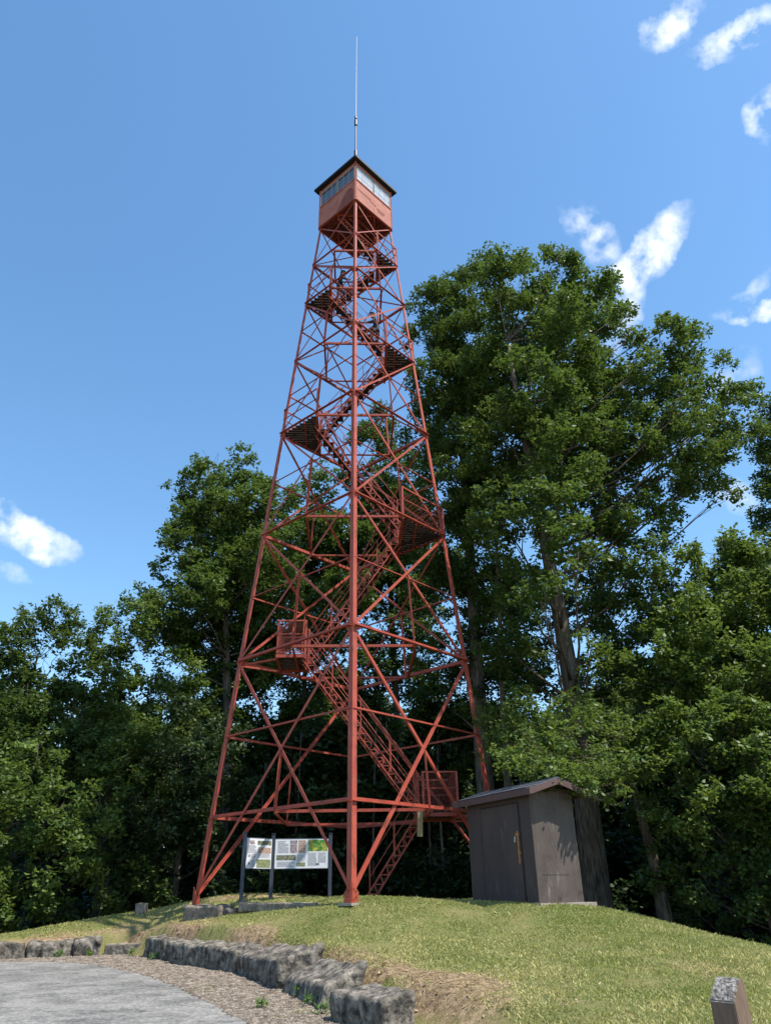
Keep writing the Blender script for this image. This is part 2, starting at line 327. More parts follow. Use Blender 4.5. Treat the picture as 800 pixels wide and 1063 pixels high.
# darker leaf litter under the wood
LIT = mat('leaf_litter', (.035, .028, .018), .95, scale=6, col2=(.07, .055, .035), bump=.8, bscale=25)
lawn = grid_mesh('lawn', X, Y, Z, GM, attr=bare); tag(lawn, kind='structure')
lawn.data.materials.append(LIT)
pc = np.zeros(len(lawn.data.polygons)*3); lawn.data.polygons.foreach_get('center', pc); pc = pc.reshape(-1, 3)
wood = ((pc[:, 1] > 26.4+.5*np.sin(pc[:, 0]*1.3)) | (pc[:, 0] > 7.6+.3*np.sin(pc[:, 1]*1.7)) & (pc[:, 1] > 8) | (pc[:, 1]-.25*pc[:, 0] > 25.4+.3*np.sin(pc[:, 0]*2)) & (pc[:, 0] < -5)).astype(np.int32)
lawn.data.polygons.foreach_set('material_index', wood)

# gravel verge and road: sheets above the ground
rx = np.unique(np.r_[np.arange(-60, -14, 2), np.arange(-14, 3.0, .1)]); ry = np.unique(np.r_[np.arange(-20, 4, 1), np.arange(4, 21.6, .1)])
XR, YR = np.meshgrid(rx, ry)
fineR = (XR > -14) & (YR > 4)
vz = zroad(XR, YR)+.012+np.where(fineR, nfield(XR, YR, 5, 2)*.012, 0)
dR = sdist(XR, YR)
vz = np.where(dR > .1, vz-.25*np.clip(dR-.1, 0, 1), vz)
vg = grid_mesh('gravel_verge', XR, YR, vz, GRAVELM, keep=(dR < .35)); tag(vg, kind='structure')
EY = [-10, 0, 6, 9.99, 11.05, 13.82, 16.45, 18.39, 19.16]; EX = [1.4, .6, -.35, -1.39, -1.84, -3.17, -4.71, -6.32, -7.46]
ELX = [-60, -30, -14, -8.85, -7.46]; ELY = [0, 9, 16.6, 19.3, 19.16+.0]
def rdist(x, y):
    a = x-np.interp(y, EY, EX); b_ = y-np.interp(x, ELX, ELY)
    return np.maximum(a, b_)
RM = bpy.data.materials.new('worn_chip_seal'); RM.use_nodes = True; t = RM.node_tree; b = t.nodes['Principled BSDF']; b.inputs['Roughness'].default_value = .9; b.inputs['Specular IOR Level'].default_value = .25
co = t.nodes.new('ShaderNodeTexCoord')
mpn = t.nodes.new('ShaderNodeMapping'); mpn.inputs['Rotation'].default_value = (0, 0, R(35)); mpn.inputs['Scale'].default_value = (.9, 1.2, 1); t.links.new(co.outputs['Object'], mpn.inputs[0])
n1 = nn(t, 'ShaderNodeTexNoise', Scale=1.5, Detail=9, Roughness=.7); t.links.new(mpn.outputs[0], n1.inputs['Vector'])
n2 = nn(t, 'ShaderNodeTexVoronoi', Scale=75); t.links.new(co.outputs['Object'], n2.inputs['Vector'])
n3 = nn(t, 'ShaderNodeTexNoise', Scale=16, Detail=7, Roughness=.85); t.links.new(co.outputs['Object'], n3.inputs['Vector'])
a1 = rampn(t, n1.outputs['Fac'], (.07, .068, .065), (.24, .23, .212), .40, .58)
a2 = rampn(t, n3.outputs['Fac'], (.03, .03, .03), (.36, .35, .33), .42, .60)
mm = nn(t, 'ShaderNodeMix'); mm.data_type = 'RGBA'; mm.inputs['Factor'].default_value = .45; t.links.new(a1, mm.inputs['A']); t.links.new(a2, mm.inputs['B']); t.links.new(mm.outputs['Result'], b.inputs['Base Color'])
bp = nn(t, 'ShaderNodeBump', Strength=.6, Distance=.01); t.links.new(n2.outputs['Distance'], bp.inputs['Height']); t.links.new(bp.outputs[0], b.inputs['Normal'])
rd = rdist(XR, YR)+np.where(fineR, nfield(XR, YR, 1.8, 9)*.10, 0)
road = grid_mesh('road', XR, YR, zroad(XR, YR)+.03-.5*np.clip(rd+.02, 0, .1), RM, keep=(rd < .07)); tag(road, kind='structure')

# ------------------------------------------------------------------ leaf / blade mesh maker
def quads_mesh(name, V, tint, mats, parent=None):
    """V: (n,4,3)"""
    n = len(V); me = bpy.data.meshes.new(name)
    me.vertices.add(n*4); me.vertices.foreach_set('co', V.reshape(-1).astype(np.float32))
    me.loops.add(n*4); me.loops.foreach_set('vertex_index', np.arange(n*4, dtype=np.int32))
    me.polygons.add(n); me.polygons.foreach_set('loop_start', np.arange(0, n*4, 4, dtype=np.int32)); me.polygons.foreach_set('loop_total', np.full(n, 4, np.int32))
    a = me.attributes.new('tint', 'FLOAT', 'FACE'); a.data.foreach_set('value', tint.astype(np.float32))
    me.materials.append(mats); me.update(calc_edges=True)
    o = bpy.data.objects.new(name, me); C.objects.link(o)
    if parent: o.parent = parent
    return o
def unit(v): return v/np.maximum(np.linalg.norm(v, axis=-1, keepdims=True), 1e-9)
def rosettes(cen, L, Wd, k=5, droop=.25):
    """k leaves round each twig tip"""
    n = len(cen); up = unit(np.c_[rng.normal(0, .38, (n, 2)), np.ones(n)]); a = unit(np.cross(up, rng.normal(size=(n, 3)))); b = np.cross(up, a)
    ph = rng.uniform(0, 6.28, n)[:, None]+np.arange(k)[None]*6.283/k+rng.normal(0, .3, (n, k))
    el = rng.normal(-droop, .38, (n, k))
    rad = np.cos(ph)[..., None]*a[:, None]+np.sin(ph)[..., None]*b[:, None]
    d = rad*np.cos(el)[..., None]+up[:, None]*np.sin(el)[..., None]
    s = unit(np.cross(d, up[:, None]+rng.normal(0, .35, (n, k, 3))))
    l = (L*rng.uniform(.7, 1.25, (n, k)))[..., None]; w = l*Wd/L*.5
    c = cen[:, None]+rng.normal(0, L*.3, (n, k, 3))
    nrm = np.cross(d, s)
    v0 = c; v1 = c+d*l*.55+s*w+nrm*l*.06; v2 = c+d*l-nrm*l*.10; v3 = c+d*l*.55-s*w+nrm*l*.06
    return np.stack([v0, v1, v2, v3], 2).reshape(-1, 4, 3), k
def crown_points(lobes, dens, sub=.55):
    """clumps of twig tips inside each lobe; the lobes are (x,y,z,r)"""
    pts = []; tints = []
    for (x, y, z, r) in lobes:
        ns = max(7, int(12.5*(r/ (sub*2.0))**2))
        dr = unit(rng.normal(size=(ns, 3))); rr = r*rng.uniform(.25, 1.0, ns)**.6
        sc_ = dr*rr[:, None]*np.array([1, 1, .9]); sc_ += np.array([x, y, z])
        sz = sub*rng.uniform(.55, 1.35, ns)*min(1.3, max(.6, r/1.8))
        tn = rng.uniform(0, 1, ns)
        for c, s, t_ in zip(sc_, sz, tn):
            n = max(3, int(dens*s**2.2*9))
            q = unit(rng.normal(size=(n, 3)))*(rng.uniform(0, 1, n)**.45)[:, None]*s*np.array([1.1, 1.1, .8])
            pts.append(c+q); tints.append(np.clip(t_*.7+rng.uniform(0, .45, n), 0, 1))
    return np.concatenate(pts), np.concatenate(tints)
def L3(px, py, rp, Y):
    p = at(px, py, Y); d = p.y*math.cos(PITCH)+(p.z-EYE)*math.sin(PITCH)
    return (p.x, p.y, p.z, rp*d/F)
def make_tree(name, base, lobes, r0, mleaf, label, cat='tree', group=None, dens=7., leaf=(.20, .105), sub=.6, trunk_top=.85, lean=None, twigs=True, flare=1.5, limb=.42, attach=.55):
    """lobes already in world metres; builds trunk (with limbs) and crown under one Empty"""
    base = Vector(base); root = thing(name, base, label=label, cat=cat, group=group)
    lob = np.array(lobes); ztop = lob[:, 2].max(); ztr = base.z+(ztop-base.z)*trunk_top
    top = lob[lob[:, 2] > np.quantile(lob[:, 2], .75)].mean(0)
    H = ztr-base.z; n = 9; path = []; rad = []
    cx, cy = lob[:, 0].mean(), lob[:, 1].mean()
    for i in range(n+1):
        t_ = i/n; k = max(0, (t_-.35)/.65)**1.3
        ex, ey = (top[0], top[1]) if lean is None else lean
        p = Vector((base.x*(1-k)+ex*k+.10*math.sin(t_*7+base.x)*r0*2, base.y*(1-k)+ey*k+.10*math.cos(t_*6+base.y)*r0*2, base.z-.25+(H+.25)*t_))
        path.append(p-base); rad.append(r0*(1-.86*t_)+(r0*(flare-1)*math.exp(-t_*H/(r0*1.6))))
    # flare ring
    mb = MB(); path.insert(1, path[0].lerp(path[1], .18)); rad.insert(1, r0*1.12); path.insert(2, path[0].lerp(path[2], .5)); rad.insert(3, rad[2]) if False else rad.insert(2, r0*1.0)
    rad[0] = r0*flare
    mb.tube(path, rad, 12)
    def trunk_at(z):
        z = z-base.z
        for i in range(len(path)-1):
            if path[i].z <= z <= path[i+1].z:
                f = (z-path[i].z)/(path[i+1].z-path[i].z+1e-6); return path[i].lerp(path[i+1], f), rad[i]*(1-f)+rad[i+1]*f
        return (path[-1], rad[-1]) if z > 0 else (path[1], rad[1])
    for (x, y, z, r) in lobes:
        c = Vector((x, y, z))-base; hd = math.hypot(x-base.x, y-base.y)
        s, sr = trunk_at(max(base.z+H*.15, min(z-hd*attach-r*.3, ztr)))
        e = c-(c-s).normalized()*r*.1
        mid = s.lerp(e, .5)+Vector((random.uniform(-.1, .1), random.uniform(-.1, .1), -.06*(e-s).length))*1.5
        q1 = s.lerp(mid, .5)+Vector((0, 0, -.03*(e-s).length))*random.uniform(.2, 1)
        lr = min(sr*.55, limb*.62*r0*min(1, .3+r/4))
        mb.tube([s, q1, mid, mid.lerp(e, .55)+Vector((random.uniform(-.15, .15),)*3), e], [lr, lr*.75, lr*.55, lr*.38, lr*.2], 6)
        if twigs:
            for k in range(4):
                dv = Vector((random.gauss(0, 1), random.gauss(0, 1), random.gauss(.35, .8))).normalized()*r*random.uniform(.6, .95)
                s2 = mid.lerp(e, random.uniform(.2, 1)); e2 = c+dv
                mb.tube([s2, s2.lerp(e2, .5)+Vector((random.gauss(0, .1), random.gauss(0, .1), .06))*r, e2], [lr*.26, lr*.16, .008], 5)
    mb.build('trunk', BARK, root, smooth=True)
    P_, T_ = crown_points(lobes, dens, sub)
    V, k = rosettes(P_-np.array(base), leaf[0], leaf[1]); tint = np.repeat(T_, k)+rng.normal(0, .12, len(V))
    cr = quads_mesh('crown', V, np.clip(tint, 0, 1), mleaf, root)
    return root

# ------------------------------------------------------------------ stone edging
def stone_block(B0, B1, h, depth, m, label, zb=None, seed=0, group='rough stone blocks edging the road', top_in=.06, name='stone_block', bev=.05, lean=0, amp=.045, tilt=0):
    """B0-B1 is the foot of its road side; depth runs away from the road"""
    B0, B1 = Vector((*B0, 0)), Vector((*B1, 0)); d = (B1-B0); L = d.length; d.normalize(); nrm = Vector((-d.y, d.x, 0))
    c = (B0+B1)/2+nrm*depth/2
    z0 = (zb if zb is not None else float(zroad(np.array([c.x]), np.array([c.y]))[0]))-.08
    bm = bmesh.new(); bmesh.ops.create_cube(bm, size=1)
    for v in bm.verts: v.co = Vector((v.co.x*L, v.co.y*depth, (v.co.z+.5)*(h+.08)))
    bmesh.ops.bevel(bm, geom=list(bm.edges), offset=bev, segments=2, profile=.6, affect='EDGES')
    bmesh.ops.triangulate(bm, faces=[f for f in bm.faces if len(f.verts) > 4])
    for _ in range(4):
        es = [e for e in bm.edges if e.calc_length() > .055]
        if not es: break
        bmesh.ops.subdivide_edges(bm, edges=es, cuts=1, use_grid_fill=True)
    bm.normal_update()
    for v in bm.verts:
        p = v.co*1.0; s = Vector((seed*3.1, seed*1.7, 0))
        a = noise.fractal((p+s)*2.2, 1, 2, 4)*amp*1.3+noise.fractal((p+s)*9, 1, 2, 3)*amp*.45
        v.co += v.normal*a
        if p.z > h*.5: v.co.z += tilt*(p.y/depth+.5)
        if v.co.z > h*.5: v.co.y += lean*(v.co.z/h)*depth
        # rough tooling along the front face: vertical grooves
        if v.normal.y < -.5: v.co.y +=   .034*noise.noise(Vector((p.x*11+seed, 0, p.z*2)))
    me = bpy.data.meshes.new(name); bm.to_mesh(me); bm.free(); me.materials.append(m)
    me.polygons.foreach_set('use_smooth', [True]*len(me.polygons))
    o = bpy.data.objects.new(name, me); C.objects.link(o); o.location = (c.x, c.y, z0); o.rotation_euler = (R(random.uniform(-2, 2)), R(random.uniform(-2, 2)), math.atan2(d.y, d.x)+R(random.uniform(-4, 4)))
    return tag(o, label, 'stone', group)
GR = 'rough stone blocks edging the road'
SB = [((-10.9, 19.35), (-9.7, 19.87), .43, .55, STONE, 'low weathered stone kerb block at the far left edge of the photo'),
      ((-9.66, 19.9), (-8.72, 20.32), .42, .5, STONE, 'long grey stone kerb block, second from the left end of the row'),
      ((-8.68, 20.34), (-7.72, 20.72), .38, .55, STONE, 'pale topped stone kerb block just left of the small dark block'),
      ((-7.68, 20.6), (-7.1, 20.85), .46, .45, STONE, 'small dark squat stone block beside the low flat step slab'),
      ((-5.95, 20.3), (-5.15, 19.25), .52, .55, STONE, 'rounded dark stone block just right of the flat step slab'),
      ((-5.1, 19.2), (-4.72, 18.72), .50, .5, STONE, 'narrow upright dark stone block between two wider blocks of the road edging'),
      ((-4.68, 18.66), (-3.78, 17.6), .56, .6, STONE, 'wide dark-faced stone block in the middle of the curved edging'),
      ((-3.75, 17.55), (-2.95, 16.6), .60, .7, STONE, 'dark-faced stone block right before the biggest pale topped block'),
      ((-2.92, 16.55), (-1.72, 14.1), .60, .85, STONE, 'biggest stone block of the edging with a broad pale rough top'),
      ((-1.66, 13.85), (-.90, 11.95), .47, .60, STONE, 'tilted craggy stone block with weeds growing at its foot'),
      ((-.70, 11.25), (-.04, 10.30), .44, .62, STONE, 'squared stone block with flat pale top ending the row nearest the camera')]
HS = [.34, .34, .30, .37, .41, .39, .38, .36, .34, .24, .31]; TS = [0, 0, .05, .03, .05, .05, .1, .14, .22, .25, .07]; DS = [.5, .5, .5, .45, .5, .5, .6, .64, .74, .58, .5]
for i, (a, b_, h, dp, m, lb) in enumerate(SB):
    dp = DS[i]
    if i > 5:
        q_ = Vector((b_[0]-a[0], b_[1]-a[1])).normalized()*.12; a = (a[0]+q_.y, a[1]-q_.x); b_ = (b_[0]+q_.y, b_[1]-q_.x)
    stone_block(a, b_, HS[i], dp, m, lb, seed=i+1, tilt=TS[i], lean=(.1 if i == 9 else 0), bev=.07 if i in (4, 5, 8) else .05, amp=.028 if i == 10 else (.05 if i in (8, 9) else .04))
stone_block((-7.05, 20.9), (-6.05, 20.75), .23, .8, STONE_PALE, 'low flat pale stone step slab between the kerb blocks', seed=21, name='stone_step', bev=.03, amp=.02, group=None)
stone_block((-5.02, 20.15), (-4.0, 19.62), .42, .42, STONE_PALE, 'pale stone block set in the lawn left of the near tower foot', zb=-.42, seed=31, name='stone_block', group='stones set in the lawn', amp=.03)
stone_block((-3.93, 19.55), (-3.62, 19.42), .34, .30, STONE, 'small dark stone wedged in the lawn in front of the sign posts', zb=-.40, seed=33, name='stone_block', group='stones set in the lawn', amp=.03)
stone_block((-3.55, 19.2), (-1.65, 18.1), .10, .35, STONE_PALE, 'long flat pale stone slab in front of the information sign', zb=-.06, seed=35, name='stone_slab', bev=.02, amp=.012, group=None)
o = stone_block((-6.95, 22.6), (-6.68, 22.52), .24, .22, STONE_PALE, 'small cut stone stub alone on the lawn crest left of the tower', zb=-.17, seed=37, name='stone_stub', bev=.02, amp=.015, group=None)

# pebbles scattered over the verge
def pebbles(n, name, m, region, size):
    V = []; F_ = []
    k = 0; pts = []
    while len(pts) < n:
        x = rng.uniform(-10, 1.2, 4000); y = rng.uniform(8.5, 21.2, 4000); ok = region(x, y)
        pts += list(zip(x[ok], y[ok]))
    pts = pts[:n]
    oc = np.array([(1, 0, 0), (0, 1, 0), (-1, 0, 0), (0, -1, 0), (0, 0, 1)])
    xy = np.array(pts); z = zroad(xy[:, 0], xy[:, 1])+.014
    s = size*rng.uniform(.4, 1.3, n); an = rng.uniform(0, 6.28, n)
    P = oc[None]*s[:, None, None]*rng.uniform(.6, 1.2, (n, 5, 3))*np.array([1, 1, .7])
    c_, s_ = np.cos(an)[:, None], np.sin(an)[:, None]
    Q = np.stack([P[..., 0]*c_-P[..., 1]*s_, P[..., 0]*s_+P[..., 1]*c_, P[..., 2]], -1)+np.c_[xy, z][:, None]
    f = np.array([(0, 1, 4), (1, 2, 4), (2, 3, 4), (3, 0, 4)])
    Fi = (f[None]+5*np.arange(n)[:, None, None]).reshape(-1, 3)
    me = bpy.data.meshes.new(name); me.vertices.add(n*5); me.vertices.foreach_set('co', Q.reshape(-1))
    me.loops.add(Fi.size); me.loops.foreach_set('vertex_index', Fi.ravel().astype(np.int32)); me.polygons.add(len(Fi))
    me.polygons.foreach_set('loop_start', np.arange(0, Fi.size, 3)); me.polygons.foreach_set('loop_total', np.full(len(Fi), 3)); me.materials.append(m); me.update(calc_edges=True)
    o = bpy.data.objects.new(name, me); C.objects.link(o); return o
PEB = mat('pebbles', (.07, .056, .044), .9, scale=9, col2=(.27, .225, .18), ramp=(.4, .6))
o = pebbles(26000, 'gravel', PEB, lambda x, y: (sdist(x, y) < .05) & (rdist(x, y) > -.02), .017)
tag(o, 'loose mixed gravel and grit along the foot of the edging stones', 'gravel', kind='stuff')

# ------------------------------------------------------------------ fire tower
TX, TY, TR = -1.031, 21.481, R(2.546)
R0, R1, HC = 4.059, 1.454, 24.4
def rr(h): return R0+(R1-R0)*h/HC
MAIN = [0, 6.30, 10.44, 14.33, 17.51, 20.28, 22.32, 24.4]
SEC = {0: [2.04, 4.15], 1: [8.33], 2: [12.38], 3: [15.95], 4: [18.93]}
tower = thing('fire_tower', (TX, TY, 0), TR, label='tall faded red steel lattice lookout tower with zigzag stairs and a cab on top', cat='fire tower')
def LP(i, h, ins=0.):
    a = math.pi/2*i-math.pi/2; r = rr(h)-ins; return Vector((r*math.cos(a), r*math.sin(a), h))
for i in range(4):
    a = math.pi/2*i-math.pi/2; n = Vector((math.cos(a), math.sin(a), 0)); u1 = Matrix.Rotation(-math.pi/4, 3, 'Z') @ (-n)
    mb = MB(); zs = [-.12]+MAIN[1:-1]+[25.6]
    for k in range(len(zs)-1):
        w = [.150, .135, .125, .115, .10, .09, .09][k]; q = LP(i, min(zs[k+1], HC)); 
        if k == len(zs)-2: q = LP(i, HC)
        mb.angle(LP(i, max(zs[k], 0))+(Vector((0, 0, -.12)) if k == 0 else Vector()), q, w, .014, u1)
    lg = mb.build('leg', RED, tower)
    f = MB(); p = LP(i, 0)-n*.06; f.box((p.x, p.y, -.01), (.42, .42, .05), Matrix.Rotation(a+math.pi/4, 3, 'Z')); f.build('foot_plate', CONC, lg)
    # gusset plates at the main joints
    for h in MAIN[:-1]:
        g = MB(); sz = .22 if h == 0 else (.24 if h < 12 else .17)
        for sgn in (1, -1):
            fd = Matrix.Rotation(-sgn*math.pi/4, 3, 'Z') @ (-n); nn_ = Vector((fd.y, -fd.x, 0))*(sgn)
            if nn_.dot(n) < 0: nn_ = -nn_
            c = LP(i, h)+fd*sz*.5+nn_*.012; tt = .012
            zlo, zhi = (-.02, .42) if h == 0 else (-sz*.65, sz*.65)
            ax = fd
            pts = [c-ax*sz*.5+Vector((0, 0, zlo)), c+ax*sz*.42+Vector((0, 0, zlo*.5 if h else zlo)), c+ax*sz*.42+Vector((0, 0, zhi*.5)), c-ax*sz*.5+Vector((0, 0, zhi))]
            g.add([p_+nn_*.006 for p_ in pts]+[p_-nn_*.006 for p_ in pts], [(0, 1, 2, 3), (7, 6, 5, 4), (0, 4, 5, 1), (1, 5, 6, 2), (2, 6, 7, 3), (3, 7, 4, 0)])
            for bx_, bz in ((.25, .25), (.25, .7), (.6, .35), (.6, .62)):
                q = pts[0].lerp(pts[1], bx_); q = Vector((q.x, q.y, h+zlo+(zhi-zlo)*bz)); g.tube([q, q+nn_*.03], .013, 6)
        g.build('gusset_plate', RED, tower)
for i in range(4):
    j = (i+1) % 4
    mid0 = (LP(i, 0)+LP(j, 0)).normalized(); fn = Vector((mid0.x, mid0.y, 0)).normalized()
    def fb(p, q, a, t, off, name='brace', flip=1):
        p = p-fn*off; q = q-fn*off; MB().angle(p, q, a, t, (0, 0, 1), flip).build(name, RED, tower)
    for k in range(7):
        h0, h1 = MAIN[k], MAIN[k+1]; a = [.080, .066, .060, .053, .048, .044, .040][k]
        if k == 0: h0 = .18
        dx = (LP(j, h0)-LP(i, h0)).normalized()
        # the two diagonals, one leaf each side of the face plane
        for (pa, qa, off) in ((LP(i, h0), LP(j, h1), -.012), (LP(j, h0), LP(i, h1), .022)):
            d = (qa-pa).normalized(); up = fn
            mbx = MB(); pr = [(-a/2, 0), (a/2, 0), (a/2, -.011), (-a/2+.011, -.011), (-a/2+.011, -a*.7), (-a/2, -a*.7)]
            mbx.prism(pa+d*.08-fn*off, qa-d*.05-fn*off, pr[::-1], fn).build('brace', RED, tower)
        # hanger from the crossing to the strut below
        w0, w1 = rr(h0), rr(h1); f = w0/(w0+w1); hx = h0+(h1-h0)*f
        m0 = (LP(i, hx)+LP(j, hx))/2; hb = SEC[0][0] if k == 0 else MAIN[k]; mb0 = (LP(i, hb)+LP(j, hb))/2
        if k < 6: MB().angle(mb0-fn*.03, m0-fn*.03, .055, .01, fn).build('hanger', RED, tower)
        for s_ in SEC.get(k, []):
            aa = .09 if s_ == 2.04 else (.055 if k == 0 else .042)
            fb(LP(i, s_)+dx*.02, LP(j, s_)-dx*.02, aa, .011, .035, 'strut')
        if k > 0: fb(LP(i, MAIN[k])+dx*.02, LP(j, MAIN[k])-dx*.02, .095 if k < 4 else .075, .012, -.014 if k % 2 else .02, 'strut')
    fb(LP(i, 24.36), LP(j, 24.36), .08, .012, .0, 'strut')
# cross beams between the middles of the faces (they carry the stairs)
for h in [2.04]+MAIN[1:]:
    r = rr(h)/2; z = h-.05
    for s in (-1, 1):
        MB().angle((-r, s*r, z), (r, s*r, z), .07, .011, (0, 0, 1), s).build('cross_beam', RED, tower)
        MB().angle((s*r, -r, z-.012), (s*r, r, z-.012), .07, .011, (0, 0, 1), 1).build('cross_beam', RED, tower)
for h in (22.30,): MB().bar((-rr(h), .0, h), (rr(h), 0, h), .05, .06).build('cross_beam', RED, tower)
# landings
LV = [(2.04, 1), (6.30, -1), (10.44, 1), (14.33, -1), (17.51, 1), (20.28, -1), (22.32, 1)]
def meshpanel(mb, p, q, z0, z1, sp=.085, w=.006):
    """diamond wire mesh between two uprights"""
    p, q = Vector(p), Vector(q); L = (q-p).length; H = z1-z0; d = (q-p)/L; k = 0
    n = int((L+H)/sp)
    for i in range(1, n+1):
        s = i*sp
        a = (min(s, L), max(0, s-L)); b_ = (max(0, s-H), min(s, H))
        for fl in (0, 1):
            pts = []
            for (u, v) in (a, b_):
                uu = L-u if fl else u; pts.append(Vector((p.x+d.x*uu, p.y+d.y*uu, z0+v)))
            if (pts[0]-pts[1]).length > .02: mb.bar(pts[0], pts[1], w, w)
for (h, s) in LV:
    r = rr(h); ld = thing('landing', (0, 0, 0)); ld.parent = tower
    dk = MB(); fr = MB(); rl = MB(); ms = MB()
    big = h > 9
    if big:
        x0 = r/2; y = -r/2+.04
        ny = max(6, int(r/.14)); st = (r-.08)/ny
        for k in range(ny):
            yc = -r/2+.04+st*(k+.5); xe = r-abs(yc)-.07
            if xe-x0 > .06: dk.box((s*(x0+xe)/2, yc, h+.02), (xe-x0, st*.78, .035))
        fr.bar((s*x0, -r/2, h-.03), (s*x0, r/2, h-.03), .05, .07)
        fr.bar((s*(x0+r*.16), -r*.32, h-.04), (s*(x0+r*.16), r*.32, h-.04), .04, .06)
        cor = [(x0, -r/2), (r-.06, 0), (x0, r/2)]
    else:
        x0, x1, yh = (1.84, 2.74, .78) if s > 0 else (1.40, 2.20, .78)
        for k in range(11):
            yc = -yh+(k+.5)*2*yh/11; dk.box((s*(x0+x1)/2, yc, h+.02), (x1-x0, 2*yh/11*.84, .035))
        for yy in (-yh, yh): fr.bar((s*x0, yy, h-.03), (s*x1, yy, h-.03), .05, .09)
        for xx in (x0, x1): fr.bar((s*xx, -yh, h-.035), (s*xx, yh, h-.035), .05, .08)
        fr.bar((s*x1, -yh+.1, h-.09), (s*(r-.05), 0, h-.09), .05, .05); fr.bar((s*x1, yh-.1, h-.09), (s*(r-.05), 0, h-.09), .05, .05)
        cor = [(x0, -yh), (x1, -yh), (x1, yh), (x0, yh)]
    for k in range(len(cor)):
        x, y = cor[k]; rl.angle((s*x, y, h-.1), (s*x, y, h+1.05), .06, .01, (1, 0, 0))
        if k:
            xp, yp = cor[k-1]
            for z in (.08, .62, 1.03): rl.bar((s*xp, yp, h+z), (s*x, y, h+z), .03, .04 if z > 1 else .02)
            if h < 14: meshpanel(ms, (s*xp, yp, 0), (s*x, y, 0), h+.08, h+(1.03 if h < 9 else .85), .085 if h < 9 else .17, .006 if h < 9 else .004)
    dk.build('deck', PLANK, ld); fr.build('deck_frame', RED, ld); rl.build('guard_rail', RED, ld); (ms.build('wire_mesh', REDMESH, ld) if ms.v else None)
# stair flights
def flight(h0, x0, h1, x1, y0, first=False):
    fl = thing('stair_flight', (0, 0, 0)); fl.parent = tower
    A, B = Vector((x0, 0, h0)), Vector((x1, 0, h1)); d = (B-A).normalized(); up = Vector((-d.z, 0, d.x)) if d.x > 0 else Vector((d.z, 0, -d.x)); L = (B-A).length
    for sy in (-.30, .30):
        o_ = Vector((0, y0+sy, 0)); mb = MB()
        lo, hi = up*-.10, up*.10
        mb.bar(A+o_+lo, B+o_+lo, .03, .035, up); mb.bar(A+o_+hi, B+o_+hi, .03, .035, up)
        n = int(L/.26); 
        for k in range(n):
            p = A.lerp(B, k/n); m_ = A.lerp(B, (k+.5)/n); q = A.lerp(B, (k+1)/n)
            mb.bar(p+o_+lo, m_+o_+hi, .02, .02, (0, 1, 0)); mb.bar(m_+o_+hi, q+o_+lo, .02, .02, (0, 1, 0))
        mb.build('stringer', RED, fl)
        hr = MB(); n = max(2, int(L/1.2))
        for k in range(n+1):
            p = A.lerp(B, min(.97, max(.03, k/n)))+o_; hr.bar(p, p+Vector((0, 0, .92)), .024, .024, (1, 0, 0))
        for z in (.5, .92): hr.tube([A.lerp(B, .02)+o_+Vector((0, 0, z)), A.lerp(B, .98)+o_+Vector((0, 0, z))], .011, 6)
        hr.build('handrail', RED, fl)
    n = max(3, round((h1-h0)/.25))
    for k in range(1, n):
        p = A.lerp(B, k/n); sg = 1 if d.x > 0 else -1
        MB().box((p.x+sg*.03, y0, p.z+.02), (.21, .56, .035)).build('tread', PLANK, fl)
xs = []
lev = [0]+[h for h, _ in LV]+[24.4]
flight(0.02, .42, 2.04, 1.84, .33)
flight(2.04, 1.84, 6.30, -1.40, -.33)
flight(6.30, -1.40, 10.44, rr(10.44)/2, .33)
flight(10.44, rr(10.44)/2, 14.33, -rr(14.33)/2, -.33)
flight(14.33, -rr(14.33)/2, 17.51, rr(17.51)/2, .33)
flight(17.51, rr(17.51)/2, 20.28, -rr(20.28)/2, -.33)
flight(20.28, -rr(20.28)/2, 22.32, rr(22.32)/2, .30)
flight(22.32, rr(22.32)/2, 24.36, -.62, -.30)
# cab
A1 = R1+.03
CR = [Vector((A1*math.cos(math.pi/2*i-math.pi/2), A1*math.sin(math.pi/2*i-math.pi/2), 0)) for i in range(4)]
fl = MB(); fl.add([c+Vector((0, 0, 24.42)) for c in CR]+[c+Vector((0, 0, 24.50)) for c in CR], [(3, 2, 1, 0), (4, 5, 6, 7)]+[(i, (i+1) % 4, 4+(i+1) % 4, 4+i) for i in range(4)])
REDUNDER = mat('dark_red_floor_boards', (.10, .022, .018), .8, scale=5, col2=(.16, .035, .028))
fo = fl.build('cab_floor', REDUNDER, tower)
jm = MB()
for k in range(-3, 4):
    t_ = k/4; hl = (A1-.06)*(1-0)/math.sqrt(2)
    e1 = (CR[1]-CR[0]).normalized(); e2 = (CR[2]-CR[1]).normalized(); c0 = e1*(t_*hl*1.02)
    jm.bar(c0-e2*hl+Vector((0, 0, 24.37)), c0+e2*hl+Vector((0, 0, 24.37)), .045, .09)
jm.build('floor_joists', REDUNDER, fo)
